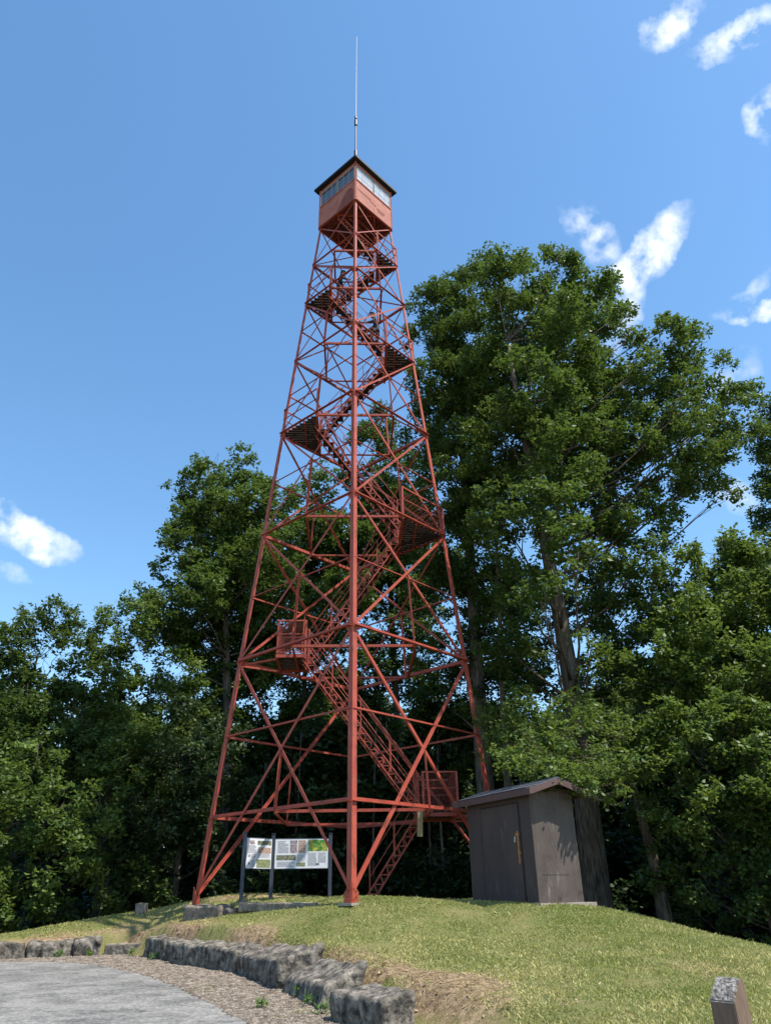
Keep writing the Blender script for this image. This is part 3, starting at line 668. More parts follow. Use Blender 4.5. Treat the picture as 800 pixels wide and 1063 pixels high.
for i in range(4):
    a, b_ = CR[i], CR[(i+1) % 4]; e = (b_-a).normalized(); n = Vector((e.y, -e.x, 0)); L = (b_-a).length
    def pt(u, z, off): return a+e*u+n*off+Vector((0, 0, z))
    w = MB(); st_ = []
    def slab(u0, u1, z0, z1, o0, o1, mi=0):
        w.add([pt(u0, z0, o0), pt(u1, z0, o0), pt(u1, z1, o0), pt(u0, z1, o0), pt(u0, z0, o1), pt(u1, z0, o1), pt(u1, z1, o1), pt(u0, z1, o1)],
              [(0, 1, 2, 3), (7, 6, 5, 4), (0, 4, 5, 1), (1, 5, 6, 2), (2, 6, 7, 3), (3, 7, 4, 0)], mi)
    slab(.0, L, 24.40, 25.60, -.03, .0)
    slab(L*.5-.01, L*.5+.012, 24.42, 25.58, .0, .006)
    slab(0, L, 24.38, 24.44, .0, .022); slab(0, L, 25.56, 25.62, .0, .03)
    if i == 3:   # face left of the near corner: dark mound shaped stain
        us = np.linspace(.98, 1.98, 12); tp = [24.50, 24.62, 24.72, 24.85, 24.98, 25.10, 25.2, 25.26, 25.3, 25.28, 25.2, 25.05]
        st_.append(MB().add([pt(u, 24.46, .003) for u in us]+[pt(u, z, .003) for u, z in zip(us, tp)], [(k, k+1, 13+k, 12+k) for k in range(11)]))
    if i == 0:   # face right of it: two smears
        for (u0, z0, du, dz) in ((.5, 25.08, .38, .09), (1.45, 24.86, .22, .15), (1.0, 24.98, .2, .07)):
            ring = [pt(u0+du*math.cos(q)*(1+.25*math.sin(3*q)), z0+dz*math.sin(q)*(1+.3*math.cos(2*q)), .003) for q in np.linspace(0, 6.28, 15)[:-1]]
            st_.append(MB().add(ring, [list(range(14))]))
    cw = w.build('cab_wall', RUSTW, tower)
    for q in st_: q.build('rust_stain', STAIN, cw)
    w = MB(); slab(0, L, 26.42, 26.62, -.03, .0); w.build('window_header', RUSTW, tower)
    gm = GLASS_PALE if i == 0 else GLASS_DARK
    for k in range(2):
        u0 = .05+k*(L-.1)/2+.02; u1 = u0+(L-.1)/2-.04; w = MB(); z0, z1 = 25.62, 26.42
        for (p0, p1, q0, q1) in ((u0, u0+.04, z0, z1), (u1-.04, u1, z0, z1), (u0+.04, u1-.04, z0, z0+.04), (u0+.04, u1-.04, z1-.04, z1)): slab(p0, p1, q0, q1, -.03, .004)
        for c in (1, 2): uc = u0+(u1-u0)*c/3; slab(uc-.012, uc+.012, z0+.04, z1-.04, -.02, -.003)
        for c in ((1, 2) if i != 0 else (1, 2)): zc = z0+(z1-z0)*c/3; slab(u0+.04, u1-.04, zc-.011, zc+.011, -.021, -.004)
        fw = w.build('window', FRAMEM, tower)
        w = MB(); slab(u0+.03, u1-.03, z0+.03, z1-.03, -.017, -.010); w.build('pane', gm, fw)
    w = MB(); w.bar(a+Vector((0, 0, 24.36)), a+Vector((0, 0, 26.63)), .06, .06, (1, 0, 0)); w.build('corner_trim', RUSTW if i else RED, tower)
ro = MB(); E1 = 1.75
er = [Vector((E1*math.cos(math.pi/2*i-math.pi/2), E1*math.sin(math.pi/2*i-math.pi/2), 0)) for i in range(4)]
ro.add([c+Vector((0, 0, 26.60)) for c in er]+[c+Vector((0, 0, 26.70)) for c in er]+[Vector((0, 0, 27.65))], [(3, 2, 1, 0)]+[(i, (i+1) % 4, 4+(i+1) % 4, 4+i) for i in range(4)]+[(4+i, 4+(i+1) % 4, 8) for i in range(4)])
ro.build('roof', BLACKROOF, tower)
an = MB(); an.tube([(0, 0, 27.5), (0, 0, 29.2), (0, 0, 31.2)], [.045, .04, .035], 8); an.tube([(0, 0, 28.9), (0, 0, 29.25)], .075, 8); an.tube([(0, 0, 31.0), (0, 0, 31.35)], .07, 8); an.tube([(0, 0, 31.45), (0, 0, 31.6)], .06, 8)
am = an.build('antenna', DARKMAST, tower)
an = MB(); an.tube([(0, 0, 31.2), (0, 0, 33.5), (0.02, 0, 37.8)], [.024, .018, .012], 8); an.build('whip', WHITEMAST, am)

# weathered board hanging below the first landing
p = at(436, 840, 20.7); mb = MB(); mb.box((0, 0, -.33), (.13, .05, .66)); mb.tube([(0, 0, -.02), (0, 0, .14)], .008, 6); mb.box((0, 0, -.05), (.15, .06, .03))
ob = mb.build('wooden_board', PALEWOOD); ob.location = p+Vector((0, 0, .0)); ob.rotation_euler = (0, R(3), R(12)); tag(ob, 'weathered yellow wooden board hanging below the lowest stair landing', 'board')

# ------------------------------------------------------------------ people on the tower
CL1 = mat('dark_navy_jacket', (.012, .013, .02), .8); CL2 = mat('black_trousers', (.010, .010, .012), .8); CL3 = mat('charcoal_shirt', (.02, .02, .024), .8)
SKIN = mat('skin', (.45, .22, .15), .6); HAIR = mat('dark_hair', (.018, .012, .01), .7); SHOE = mat('shoe', (.03, .03, .03), .6)
def skin_mesh(name, verts, edges, rad, m, parent, root=0, sub=2):
    me = bpy.data.meshes.new(name); me.from_pydata(verts, edges, []); o = bpy.data.objects.new(name+'_tmp', me); C.objects.link(o)
    md = o.modifiers.new('s', 'SKIN'); sv = me.skin_vertices[0].data
    for i, r in enumerate(rad): sv[i].radius = (r if isinstance(r, tuple) else (r, r))
    sv[root].use_root = True
    md.branch_smoothing = .6; m2 = o.modifiers.new('u', 'SUBSURF'); m2.levels = sub; m2.render_levels = sub
    dg = bpy.context.evaluated_depsgraph_get(); nm = bpy.data.meshes.new_from_object(o.evaluated_get(dg)); bpy.data.objects.remove(o)
    nm.materials.clear(); nm.materials.append(m); nm.polygons.foreach_set('use_smooth', [True]*len(nm.polygons))
    r = bpy.data.objects.new(name, nm); C.objects.link(r); r.parent = parent; return r
def person(loc, rz, label, top, legm, bent=.0, hand_fwd=.3, step=.25, lean=.12):
    """standing about 1.72 m, facing local +X"""
    root = thing('person', loc, rz, label=label, cat='person', group='people climbing the tower stairs')
    lf = lean
    V = [(0, 0, .93), (lf*.4, 0, 1.12), (lf*.9, 0, 1.36), (lf*1.2, 0, 1.47), (lf*1.35+.02, 0, 1.56), (lf*1.5+.03, 0, 1.64), (lf*1.5+.02, 0, 1.70)]
    Ra = [(.13, .10), (.125, .10), (.145, .11), .065, .075, .092, .07]
    E_ = [(0, 1), (1, 2), (2, 3), (3, 4), (4, 5), (5, 6)]
    for sg in (-1, 1):
        k = len(V); fx = step if sg > 0 else -.04; fz = step*.9 if sg > 0 else 0
        V += [(0, sg*.09, .88), (fx*.8+.06, sg*.10, .50+fz*.75), (fx*.75, sg*.10, .09+fz), (fx*.75+.15, sg*.11, .04+fz)]; Ra += [.088, .062, .042, .038]
        E_ += [(0, k), (k, k+1), (k+1, k+2), (k+2, k+3)]
        k = len(V); ex = lf+.05
        V += [(lf*.95, sg*.18, 1.38), (ex+.02, sg*.25, 1.12), (ex+hand_fwd*.9, sg*.27, 1.03), (ex+hand_fwd, sg*.27, 1.02)]; Ra += [.055, .043, .032, .034]
        E_ += [(2, k), (k, k+1), (k+1, k+2), (k+2, k+3)]
        hx, hy, hz = ex+hand_fwd+.03, sg*.27, 1.02   # curled fingers round the rail
        for q in range(4):
            k2 = len(V); yy = hy+(-.03+.02*q); V += [(hx+.03, yy, hz+.01), (hx+.06, yy, hz-.02)]; Ra += [.010, .009]; E_ += [(k+3, k2), (k2, k2+1)]
        k2 = len(V); V += [(hx-.01, hy-sg*.045, hz-.02)]; Ra += [.011]; E_ += [(k+3, k2)]
    body = skin_mesh('body', V, E_, Ra, top, root)
    me = body.data; me.materials.append(legm); me.materials.append(SKIN); me.materials.append(SHOE)
    mi = []
    for p_ in me.polygons:
        c = p_.center; j = 0
        if c.z < .92: j = 1
        if c.z < .09 or (c.x > .1 and c.z < step*.9+.08 and c.y > 0): j = 3
        if c.z > 1.51: j = 2
        if c.x > lf+.05+hand_fwd-.04 and .9 < c.z < 1.15: j = 2
        mi.append(j)
    me.polygons.foreach_set('material_index', mi)
    bm = bmesh.new(); bmesh.ops.create_icosphere(bm, subdivisions=3, radius=.115)
    for v in bm.verts: v.co.z *= 1.05; v.co.y *= .86
    bmesh.ops.delete(bm, geom=[v for v in bm.verts if v.co.x*.9+(-v.co.z)*.9 > .045], context='VERTS')
    hm = bpy.data.meshes.new('hair'); bm.to_mesh(hm); bm.free(); hm.materials.append(HAIR); hm.polygons.foreach_set('use_smooth', [True]*len(hm.polygons))
    h = bpy.data.objects.new('hair', hm); C.objects.link(h); h.parent = root; h.location = (lf*1.5+.02, 0, 1.655)
    fc = MB(); hx = lf*1.5+.03
    for sg in (-1, 1):
        fc.tube([(hx+.075, sg*.033, 1.655), (hx+.092, sg*.033, 1.655)], .011, 6)
    fc.build('eyes', HAIR, root)
    fc = MB(); fc.tube([(hx+.08, 0, 1.65), (hx+.105, 0, 1.615), (hx+.085, 0, 1.605)], [.009, .014, .01], 6)
    for sg in (-1, 1): fc.tube([(hx-.01, sg*.085, 1.66), (hx-.005, sg*.1, 1.64), (hx, sg*.085, 1.61)], .013, 6)
    fc.build('nose_and_ears', SKIN, root, smooth=True)
    return root
def tl(x, y, z): return Matrix.Rotation(TR, 3, 'Z') @ Vector((x, y, z))+Vector((TX, TY, 0))
r4, r5 = rr(17.51)/2, rr(20.28)/2
tt = .11; person(tl(r4+(-r5-r4)*tt-.02, -.33, 17.51+(20.28-17.51)*tt+.05), TR+math.pi, 'person in dark clothes just above a right hand landing, lower of the two climbers', CL3, CL2)
r6 = rr(22.32)/2; tt = .14; person(tl(-r5+(r6+r5)*tt+.02, .30, 20.28+(22.32-20.28)*tt+.05), TR, 'person in dark jacket leaving the left hand landing, upper of the two climbers', CL1, CL2, hand_fwd=.25)

# ------------------------------------------------------------------ information sign
s0 = at(250, 938, 19.9); s1 = at(280.5, 938, 20.55); s2 = at(342, 938, 20.75)
sg_ = thing('information_sign', (s1.x, s1.y, gz(s1.x, s1.y)), label='information sign of two printed white panels on three dark posts under the tower', cat='sign')
def rel(p): return Vector((p.x-s1.x, p.y-s1.y, 0))
g0 = sg_.location.z
PH = 1.42
for s in (s0, s1, s2):
    p = rel(s); mb = MB(); mb.box((p.x, p.y, (PH+.06-.3)/2-.0), (.082, .082, PH+.06+.3)); mb.box((p.x, p.y, PH+.085), (.092, .092, .02)); mb.build('post', POSTM, sg_)
def fmat(nm, a, b_, sc_=14): return mat('picture_'+nm, a, .45, scale=sc_, col2=b_, ramp=(.42, .58))
PG = fmat('green', (.03, .16, .03), (.38, .34, .05), 9); PW = fmat('meadow', (.25, .24, .14), (.10, .15, .06), 22); PP = fmat('people', (.28, .12, .09), (.42, .36, .30), 26); PB = fmat('forest', (.05, .06, .04), (.25, .24, .16), 30); PD = fmat('portrait', (.10, .08, .10), (.38, .30, .30), 24); INK = mat('printed_ink', (.12, .12, .14), .6)
def panel(A, B, z0, z1, pics, texts):
    A, B = rel(A), rel(B); e = (B-A).normalized(); A = A+e*.055; B = B-e*.055; L = (B-A).length; n = Vector((e.y, -e.x, 0))
    if n.y > 0: n = -n
    H = z1-z0
    def quadbox(mb, u0, u1, v0, v1, o0, o1):
        P_ = [A+e*u+n*o_+Vector((0, 0, z)) for o_ in (o0, o1) for (u, z) in ((u0, v0), (u1, v0), (u1, v1), (u0, v1))]
        mb.add(P_, [(0, 1, 2, 3), (7, 6, 5, 4), (0, 4, 5, 1), (1, 5, 6, 2), (2, 6, 7, 3), (3, 7, 4, 0)])
    mb = MB(); quadbox(mb, 0, L, z0, z1, -.02, .02); pn = mb.build('panel', PANEL, sg_)
    mb = MB(); quadbox(mb, 0, L, z1, z1+.014, -.024, .024); quadbox(mb, 0, L, z0-.014, z0, -.024, .024); mb.build('frame', POSTM, pn)
    for (u0, v0, u1, v1, m) in pics:
        mb = MB(); quadbox(mb, u0*L, u1*L, z0+(1-v1)*H, z0+(1-v0)*H, .02, .023); mb.build('picture', m, pn)
    mb = MB()
    for (u0, v0, u1, v1, lh) in texts:
        v = v0
        while v < v1:
            u = u0; ue = u1-random.uniform(0, .25)*(u1-u0)*(random.random() < .3)
            while u < ue:
                w_ = random.uniform(.012, .035); quadbox(mb, u*L, min(u+w_, ue)*L, z0+(1-v-lh*.5)*H, z0+(1-v)*H, .02, .0215); u += w_+.007
            v += lh
    mb.build('printed_text', INK, pn)
panel(s0, s1, .70, 1.38, [(.42, .08, .97, .22, PB), (.45, .30, .97, .50, PP), (.42, .70, .97, .97, PW), (.1, .08, .3, .2, PD), (.08, .55, .16, .63, PD), (.08, .8, .16, .88, PD)], [(.05, .24, .38, .36, .035), (.05, .38, .38, .5, .035), (.2, .54, .38, .66, .035), (.2, .72, .38, .95, .035), (.45, .52, .95, .66, .03)])
panel(s1, s2, .70, 1.38, [(.28, .05, .41, .18, PD), (.28, .2, .41, .48, PD), (.43, .05, .57, .48, PP), (.62, .04, .98, .42, PG), (.03, .55, .39, .72, PB), (.41, .80, .57, .93, PW), (.77, .83, .83, .90, INK)],
      [(.05, .08, .2, .14, .05), (.05, .18, .25, .48, .035), (.05, .78, .37, .94, .035), (.42, .54, .57, .76, .035), (.62, .48, .78, .92, .035), (.81, .48, .96, .8, .035)])

# ------------------------------------------------------------------ shed
SA = math.atan2(.466, .885)     # direction of the gable wall seen from the near corner
shed = thing('shed', (2.99, 17.0, -.07), SA, label='small dark brown plywood storage shed with grey shingle roof under the big oak', cat='shed')
WX_, WY_, HH = 1.16, 2.45, 2.19   # local x along the gable wall, local y along the door front
mb = MB(); t_ = .04
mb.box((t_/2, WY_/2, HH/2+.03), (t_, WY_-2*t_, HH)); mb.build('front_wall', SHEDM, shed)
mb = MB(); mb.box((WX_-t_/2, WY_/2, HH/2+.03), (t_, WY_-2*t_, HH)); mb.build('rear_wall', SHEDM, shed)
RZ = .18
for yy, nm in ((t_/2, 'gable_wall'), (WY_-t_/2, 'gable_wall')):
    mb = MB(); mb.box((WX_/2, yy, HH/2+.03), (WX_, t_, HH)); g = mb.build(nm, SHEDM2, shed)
    mb = MB(); a = yy-t_/2+.004; b_ = yy+t_/2-.004; z = HH+.032
    mb.add([(0.02, a, z), (WX_-.02, a, z), (WX_/2, a, z+RZ*.86), (0.02, b_, z), (WX_-.02, b_, z), (WX_/2, b_, z+RZ*.86)], [(0, 1, 2), (5, 4, 3), (0, 3, 4, 1), (1, 4, 5, 2), (2, 5, 3, 0)]); mb.build('gable_board', GABLE, g)
    if yy < .1:
        mb = MB(); mb.box((WX_/2, -.008, HH+.02), (WX_+.02, .02, .05)); mb.box((-.006, -.006, HH/2+.03), (.02, .02, HH)); mb.box((WX_*.42, -.004, .55), (.7, .004, .012)); mb.build('trim', SHEDM2, g)
# door on the front (outer face at local x = 0)
y0, y1 = .44, 1.86
mb = MB(); mb.box((-.012, (y0+y1)/2, 1.0), (.024, y1-y0, 1.93)); dr = mb.build('door', SHEDM, shed)
mb = MB()
for yy in (y0-.025, y1+.025): mb.box((-.006, yy, 1.0), (.012, .028, 1.97))
mb.box((-.008, (y0+y1)/2, 1.985), (.016, y1-y0+.1, .03)); mb.build('door_gap_shade', PLANK, shed)  # dark strips standing in for the shaded gap round the door
mb = MB(); mb.box((-.035, y0+.05, 1.12), (.02, .035, .58)); mb.box((-.034, y0+.07, 1.34), (.018, .12, .05)); mb.box((-.034, y0+.03, .98), (.018, .07, .05)); mb.box((-.036, y0+.05, .80), (.024, .05, .05)); mb.build('hasp', RUSTM, dr)
mb = MB(); mb.box((-.055, y0+.13, 1.22), (.03, .05, .06)); mb.tube([(-.055, y0+.115, 1.25), (-.055, y0+.115, 1.30), (-.055, y0+.145, 1.30), (-.055, y0+.145, 1.25)], .006, 6); mb.build('padlock', STEEL, dr)
ov, rk = .20, .30
sl_ = (RZ)/(WX_/2)
rf = MB(); zb = HH+.05
for sgn in (0, 1):
    def rp(u, y, dz):   # u from eave (0) to ridge (1)
        xe = -ov if sgn == 0 else WX_+ov; x = xe+(WX_/2-xe)*u; z = zb+RZ-abs(x-WX_/2)*sl_+dz; return (x, y, z)
    n = 6
    for k in range(n):
        u0, u1 = k/n, (k+1)/n+.02 if k < n-1 else 1
        th = .028+.006*(k % 2)
        P_ = [rp(u0, -rk, .0+k*.003), rp(u0, WY_+rk, .0+k*.003), rp(u1, WY_+rk, .0+k*.003), rp(u1, -rk, .0+k*.003)]+[rp(u0, -rk, th+k*.003), rp(u0, WY_+rk, th+k*.003), rp(u1, WY_+rk, th-.008+k*.003), rp(u1, -rk, th-.008+k*.003)]
        rf.add(P_, [(0, 1, 2, 3), (7, 6, 5, 4), (0, 4, 5, 1), (1, 5, 6, 2), (2, 6, 7, 3), (3, 7, 4, 0)])
rfo = rf.build('roof', SHINGLE, shed)
mb = MB()
ze = zb+RZ-(WX_/2+ov)*sl_
for xe in (-ov-.012, WX_+ov+.012): mb.box((xe, WY_/2, ze-.045), (.022, WY_+2*rk+.05, .13))
for yy in (-rk-.012, WY_+rk+.012):
    for sgn in (-1, 1): mb.bar((WX_/2, yy, zb+RZ-.05), (WX_/2+sgn*(WX_/2+ov), yy, ze-.045), .022, .12, (0, 0, 1))
mb.build('fascia', TRIM, rfo)
mb = MB(); mb.box((WX_/2, WY_/2, zb-.03), (WX_+.4, WY_+.3, .02)); 
mb.build('soffit', PLANK, rfo)
sl2 = MB(); sl2.box((WX_/2+.04, WY_/2-.02, -.06), (WX_+.30, WY_+.30, .17)); sl2.build('foundation_slab', CONC, shed)

# ------------------------------------------------------------------ bollard
c0_ = at(752, 1018, 6.0); bx_, by_ = c0_.x, 6.0; bz = gz(bx_, by_); bt = at(757, 1013, 6.05).z-bz; w = .178
bm = bmesh.new()
yt = [(-w/2, bt-.135), (-w/2+.04, bt-.085), (-w/2+.09, bt-.035), (w/2-.05, bt-.004), (w/2-.015, bt-.012), (w/2, bt-.04)]
prof = [(-w/2, -.35)]+yt+[(w/2, -.35)]
vs = [bm.verts.new((-w/2, y, z)) for y, z in prof]; f = bm.faces.new(vs)
ex = bmesh.ops.extrude_face_region(bm, geom=[f]); bmesh.ops.translate(bm, vec=(w, 0, 0), verts=[v for v in ex['geom'] if isinstance(v, bmesh.types.BMVert)])
bmesh.ops.recalc_face_normals(bm, faces=bm.faces); bmesh.ops.bevel(bm, geom=list(bm.edges), offset=.006, segments=2, affect='EDGES')
me = bpy.data.meshes.new('bollard'); bm.to_mesh(me); bm.free(); me.materials.append(BOLL); me.materials.append(BOLLTOP)
me.polygons.foreach_set('material_index', [1 if (p_.normal.z > .3) else 0 for p_ in me.polygons])
o = bpy.data.objects.new('wooden_bollard', me); C.objects.link(o); o.location = (bx_, by_, bz); o.rotation_euler = (0, 0, R(-52))
tag(o, 'short brown wooden bollard with worn speckled top at the lower right edge of the lawn', 'bollard')

# ------------------------------------------------------------------ trees
def spread(l, Y, jit=1.6):
    return [L3(px, py, rp, Y+dy) for (px, py, rp, dy) in l]
def zbase(x, y): return gz(x, y)-.1
# the big oak behind the shed
oak = spread([(755, 465, 26, 0), (715, 420, 28, -1), (705, 380, 24, 1), (735, 440, 28, 2), (665, 415, 34, 1), (645, 440, 34, -1), (690, 520, 30, 0), (570, 440, 34, 3), (540, 500, 36, 3), (575, 262, 13, 1), (592, 272, 13, 0), (510, 272, 15, 0), (542, 274, 12, 1), (630, 298, 15, 1), (645, 326, 13, 0), (692, 334, 13, 0), (714, 346, 13, 1), (655, 352, 15, 0), (772, 408, 15, 0), (778, 446, 14, 0), (752, 512, 16, 0), (590, 640, 26, 4), (620, 600, 36, 4), (600, 700, 30, 4), (650, 640, 40, 3), (575, 285, 34, 1), (528, 300, 38, 0), (612, 318, 40, 1), (590, 350, 48, -1), (545, 350, 46, 2), (555, 405, 48, -2), (610, 415, 52, 1), (520, 390, 46, 2),
   (690, 352, 26, 0), (715, 362, 24, 1), (668, 378, 24, -1), (738, 398, 36, 0), (700, 400, 34, 1), (762, 432, 32, 0), (720, 450, 42, -1), (672, 450, 40, 1), (690, 490, 42, 0), (738, 488, 34, 1),
   (640, 480, 46, 2), (585, 470, 50, -2), (530, 460, 48, 0), (560, 530, 50, -3), (610, 540, 44, 2), (660, 540, 44, 0), (520, 540, 44, -2), (640, 610, 40, 0), (670, 580, 34, -1),
   (540, 610, 44, -1), (525, 670, 40, 0), (645, 670, 44, 1), (560, 660, 34, 3), (610, 610, 34, 3.5), (545, 700, 40, 2), (625, 700, 36, 2), (575, 590, 34, -3), (600, 570, 40, -4), (560, 620, 26, -4), (615, 660, 24, -3), (600, 470, 44, 3), (565, 500, 44, 3), (630, 380, 30, 1), (500, 400, 36, 2)], 23)
make_tree('oak_tree', (5.85, 23.8, zbase(5.85, 23.8)), oak, .42, LEAF_OAK, 'tallest broad crowned oak with thick dark trunk right behind the shed', dens=19, leaf=(0.160, 0.091), lean=(5.0, 23.2), limb=.45, sub=.5, trunk_top=.78, flare=1.3)
# low bough of leaves hanging over the shed roof, carried by a second oak at the right
low = spread([(600, 818, 12, -2.6), (575, 812, 10, -2.7), (625, 815, 20, -1), (540, 780, 26, -1.5), (600, 785, 34, -1.5), (640, 800, 30, -1), (675, 770, 36, 0), (510, 750, 28, .5), (530, 740, 30, 0.5), (566, 800, 16, -2.2), (590, 806, 15, -2.4), (545, 793, 16, -1.8), (530, 785, 18, -1), (545, 762, 34, 0), (585, 765, 40, 0), (628, 775, 40, 0), (565, 788, 24, 0), (610, 800, 30, 0), (660, 795, 32, 0), (520, 770, 22, 0), (655, 755, 40, 1), (600, 740, 36, 1), (560, 740, 30, 1)], 20)
make_tree('oak_tree', (6.9, 21.6, zbase(6.9, 21.6)), low+spread([(690, 740, 46, 1), (640, 720, 40, 1.6), (700, 690, 50, 1.5), (680, 800, 30, .5), (700, 640, 46, 2)], 20.5), .20, LEAF_MAPLE,
   'slender oak whose low leafy bough hangs over the shed roof', dens=23.2, leaf=(0.129, 0.065), sub=.42, trunk_top=.6, limb=.8, attach=-.12)
# second tall oak left of it, behind the tower's right side
ob = spread([(470, 292, 14, 0), (448, 302, 13, 0), (435, 322, 13, 0), (500, 278, 13, 1), (512, 690, 40, 2), (500, 750, 40, 2), (480, 780, 34, 2), (525, 620, 40, 2), (530, 760, 40, 1), (465, 730, 36, 2), (462, 318, 34, 0), (495, 300, 30, 1), (442, 350, 26, 0), (480, 355, 42, 0), (455, 400, 40, -1), (495, 420, 42, 1), (445, 455, 34, 0), (475, 480, 44, -1), (500, 530, 40, 1), (455, 535, 36, 0),
   (490, 590, 44, 0), (450, 610, 38, 1), (510, 640, 36, 0), (470, 680, 40, 1), (425, 560, 28, 1), (430, 500, 24, 0), (540, 700, 36, 1), (505, 720, 30, 1)], 27)
make_tree('oak_tree', (3.4, 27.6, zbase(3.4, 27.6)), ob, .36, LEAF_MID, 'tall oak behind the right leg of the tower, left neighbour of the biggest oak', dens=19.5, leaf=(0.167, 0.091), sub=.5, trunk_top=.9)
# bright clump in front of it
mb1 = spread([(500, 470, 36, 0), (470, 500, 30, 0), (530, 490, 30, 0), (505, 520, 32, 0), (480, 455, 22, 0), (540, 455, 24, 1), (520, 600, 30, 1), (490, 560, 24, 1)], 24.5)
make_tree('maple_tree', (3.9, 25.9, zbase(3.9, 25.9)), mb1, .17, LEAF_MAPLE, 'slim maple with bright yellow-green leaves between the two tall oaks', dens=22.8, leaf=(0.144, 0.084), sub=.5, trunk_top=.9)
# maples filling the right side
fr = spread([(745, 575, 40, 0), (700, 590, 36, 0), (785, 585, 38, 0), (760, 625, 44, 0), (715, 640, 44, -1), (680, 640, 34, 0), (790, 660, 44, 0), (740, 690, 50, -1), (690, 700, 46, -1), (795, 720, 46, -1), (750, 750, 50, -2), (700, 760, 44, -2),
   (800, 780, 50, -2), (655, 700, 34, 0), (820, 620, 50, 0), (840, 700, 60, 0), (760, 810, 46, -2), (720, 830, 40, -2), (830, 800, 60, -2), (665, 760, 34, -1)], 22)
make_tree('maple_tree', (9.9, 21.6, zbase(9.9, 21.6)), fr, .24, LEAF_MAPLE, 'leafy maple with light green layered foliage at the right edge, right of the big oak', dens=26.0, leaf=(0.152, 0.091), sub=.52, trunk_top=.75)
fr2 = spread([(690, 850, 34, 0), (740, 870, 40, 0), (790, 850, 44, 0), (720, 910, 36, 0), (770, 910, 44, 0), (680, 890, 30, 1), (810, 900, 50, 0), (800, 950, 40, 0), (750, 945, 28, 1), (830, 850, 60, 0), (685, 925, 24, 1), (715, 945, 22, 1)], 20.5)
make_tree('understorey_tree', (9.2, 20.6, zbase(9.2, 20.6)), fr2, .12, LEAF_OAK, 'low bushy young tree hanging over the lawn edge at the lower right', dens=29.3, leaf=(0.137, 0.076), sub=.45, trunk_top=.55)
# tree peeping in at the right edge
re_ = spread([(800, 425, 26, 0), (812, 470, 34, 0), (796, 505, 20, 0), (822, 520, 40, 0), (790, 540, 18, 0), (835, 440, 34, 0), (830, 580, 40, 0), (800, 570, 26, 0), (850, 500, 40, 0), (860, 620, 60, 0), (780, 610, 40, 0)], 31)
make_tree('oak_tree', (18.5, 32, zbase(18.5, 32)), re_, .3, LEAF_MID, 'oak partly out of the photo at the right edge, beyond the light green maple', dens=16.3, leaf=(0.182, 0.099), sub=.55, trunk_top=.85)
# left tall tree beside the tower
le = spread([(205, 650, 36, 2), (225, 690, 36, 2), (215, 730, 36, 2), (250, 700, 36, 3), (238, 760, 34, 2), (180, 640, 30, 1), (215, 545, 34, 2), (250, 560, 38, 2), (205, 610, 34, -2), (285, 570, 34, -1), (225, 500, 24, 2), (240, 610, 40, 2), (185, 560, 24, -1), (260, 650, 38, 3), (290, 520, 26, 1), (218, 480, 20, 0), (210, 505, 28, 0), (250, 478, 20, 1), (262, 505, 28, 1), (188, 508, 18, 0), (235, 530, 36, 0), (195, 545, 30, 0), (275, 545, 32, 1), (182, 590, 26, 0), (225, 585, 38, 0), (262, 600, 36, 0), (158, 612, 18, 0),
   (195, 635, 34, 0), (245, 640, 38, 1), (290, 600, 30, 2), (170, 660, 28, 0), (218, 680, 28, 1), (265, 690, 30, 1), (240, 730, 26, 0), (300, 650, 30, 2)], 30)
make_tree('oak_tree', (-6.6, 31, zbase(-6.6, 31)), le, .30, LEAF_OAK, 'tall narrow crowned oak left of the tower rising above the woods', dens=18.3, leaf=(0.182, 0.099), sub=.5, trunk_top=.92)
# trees seen through the tower
t1 = spread([(400, 430, 18, 0), (388, 455, 26, 0), (360, 600, 36, 2), (350, 720, 40, 2), (450, 590, 34, 2), (415, 560, 36, 2), (460, 760, 40, 2), (410, 780, 40, 2), (385, 620, 36, -1), (420, 520, 30, 1), (410, 480, 26, 0), (378, 500, 28, 0), (400, 530, 34, 1), (425, 600, 34, 0), (372, 560, 30, 0), (405, 610, 32, 0), (435, 650, 34, 0), (395, 680, 34, 0), (430, 710, 34, 1), (380, 740, 36, 1)], 35)
make_tree('ash_tree', (.4, 36, zbase(.4, 36)), t1, .26, LEAF_MID, 'tree seen through the middle of the tower directly behind its near leg', dens=15.0, leaf=(0.205, 0.114), sub=.7, trunk_top=.92)
t2 = spread([(345, 585, 36, 2), (300, 600, 34, 2), (330, 640, 36, -2), (270, 680, 34, 1), (300, 780, 44, 1), (350, 790, 44, 1), (250, 790, 40, 0), (330, 540, 30, 2), (312, 530, 26, 0), (330, 500, 24, 0), (295, 560, 26, 0), (340, 550, 30, 0), (318, 590, 30, 0), (285, 620, 26, 0), (350, 620, 30, 0), (310, 650, 34, 0), (345, 690, 34, 0), (285, 700, 32, 0), (320, 740, 38, 0), (270, 750, 34, 0), (365, 660, 20, 1)], 34)
make_tree('ash_tree', (-4.0, 35, zbase(-4.0, 35)), t2, .22, LEAF_OAK, 'loose crowned tree seen through the left half of the tower, lower than the oaks', dens=15.0, leaf=(0.198, 0.114), sub=.5, trunk_top=.9)
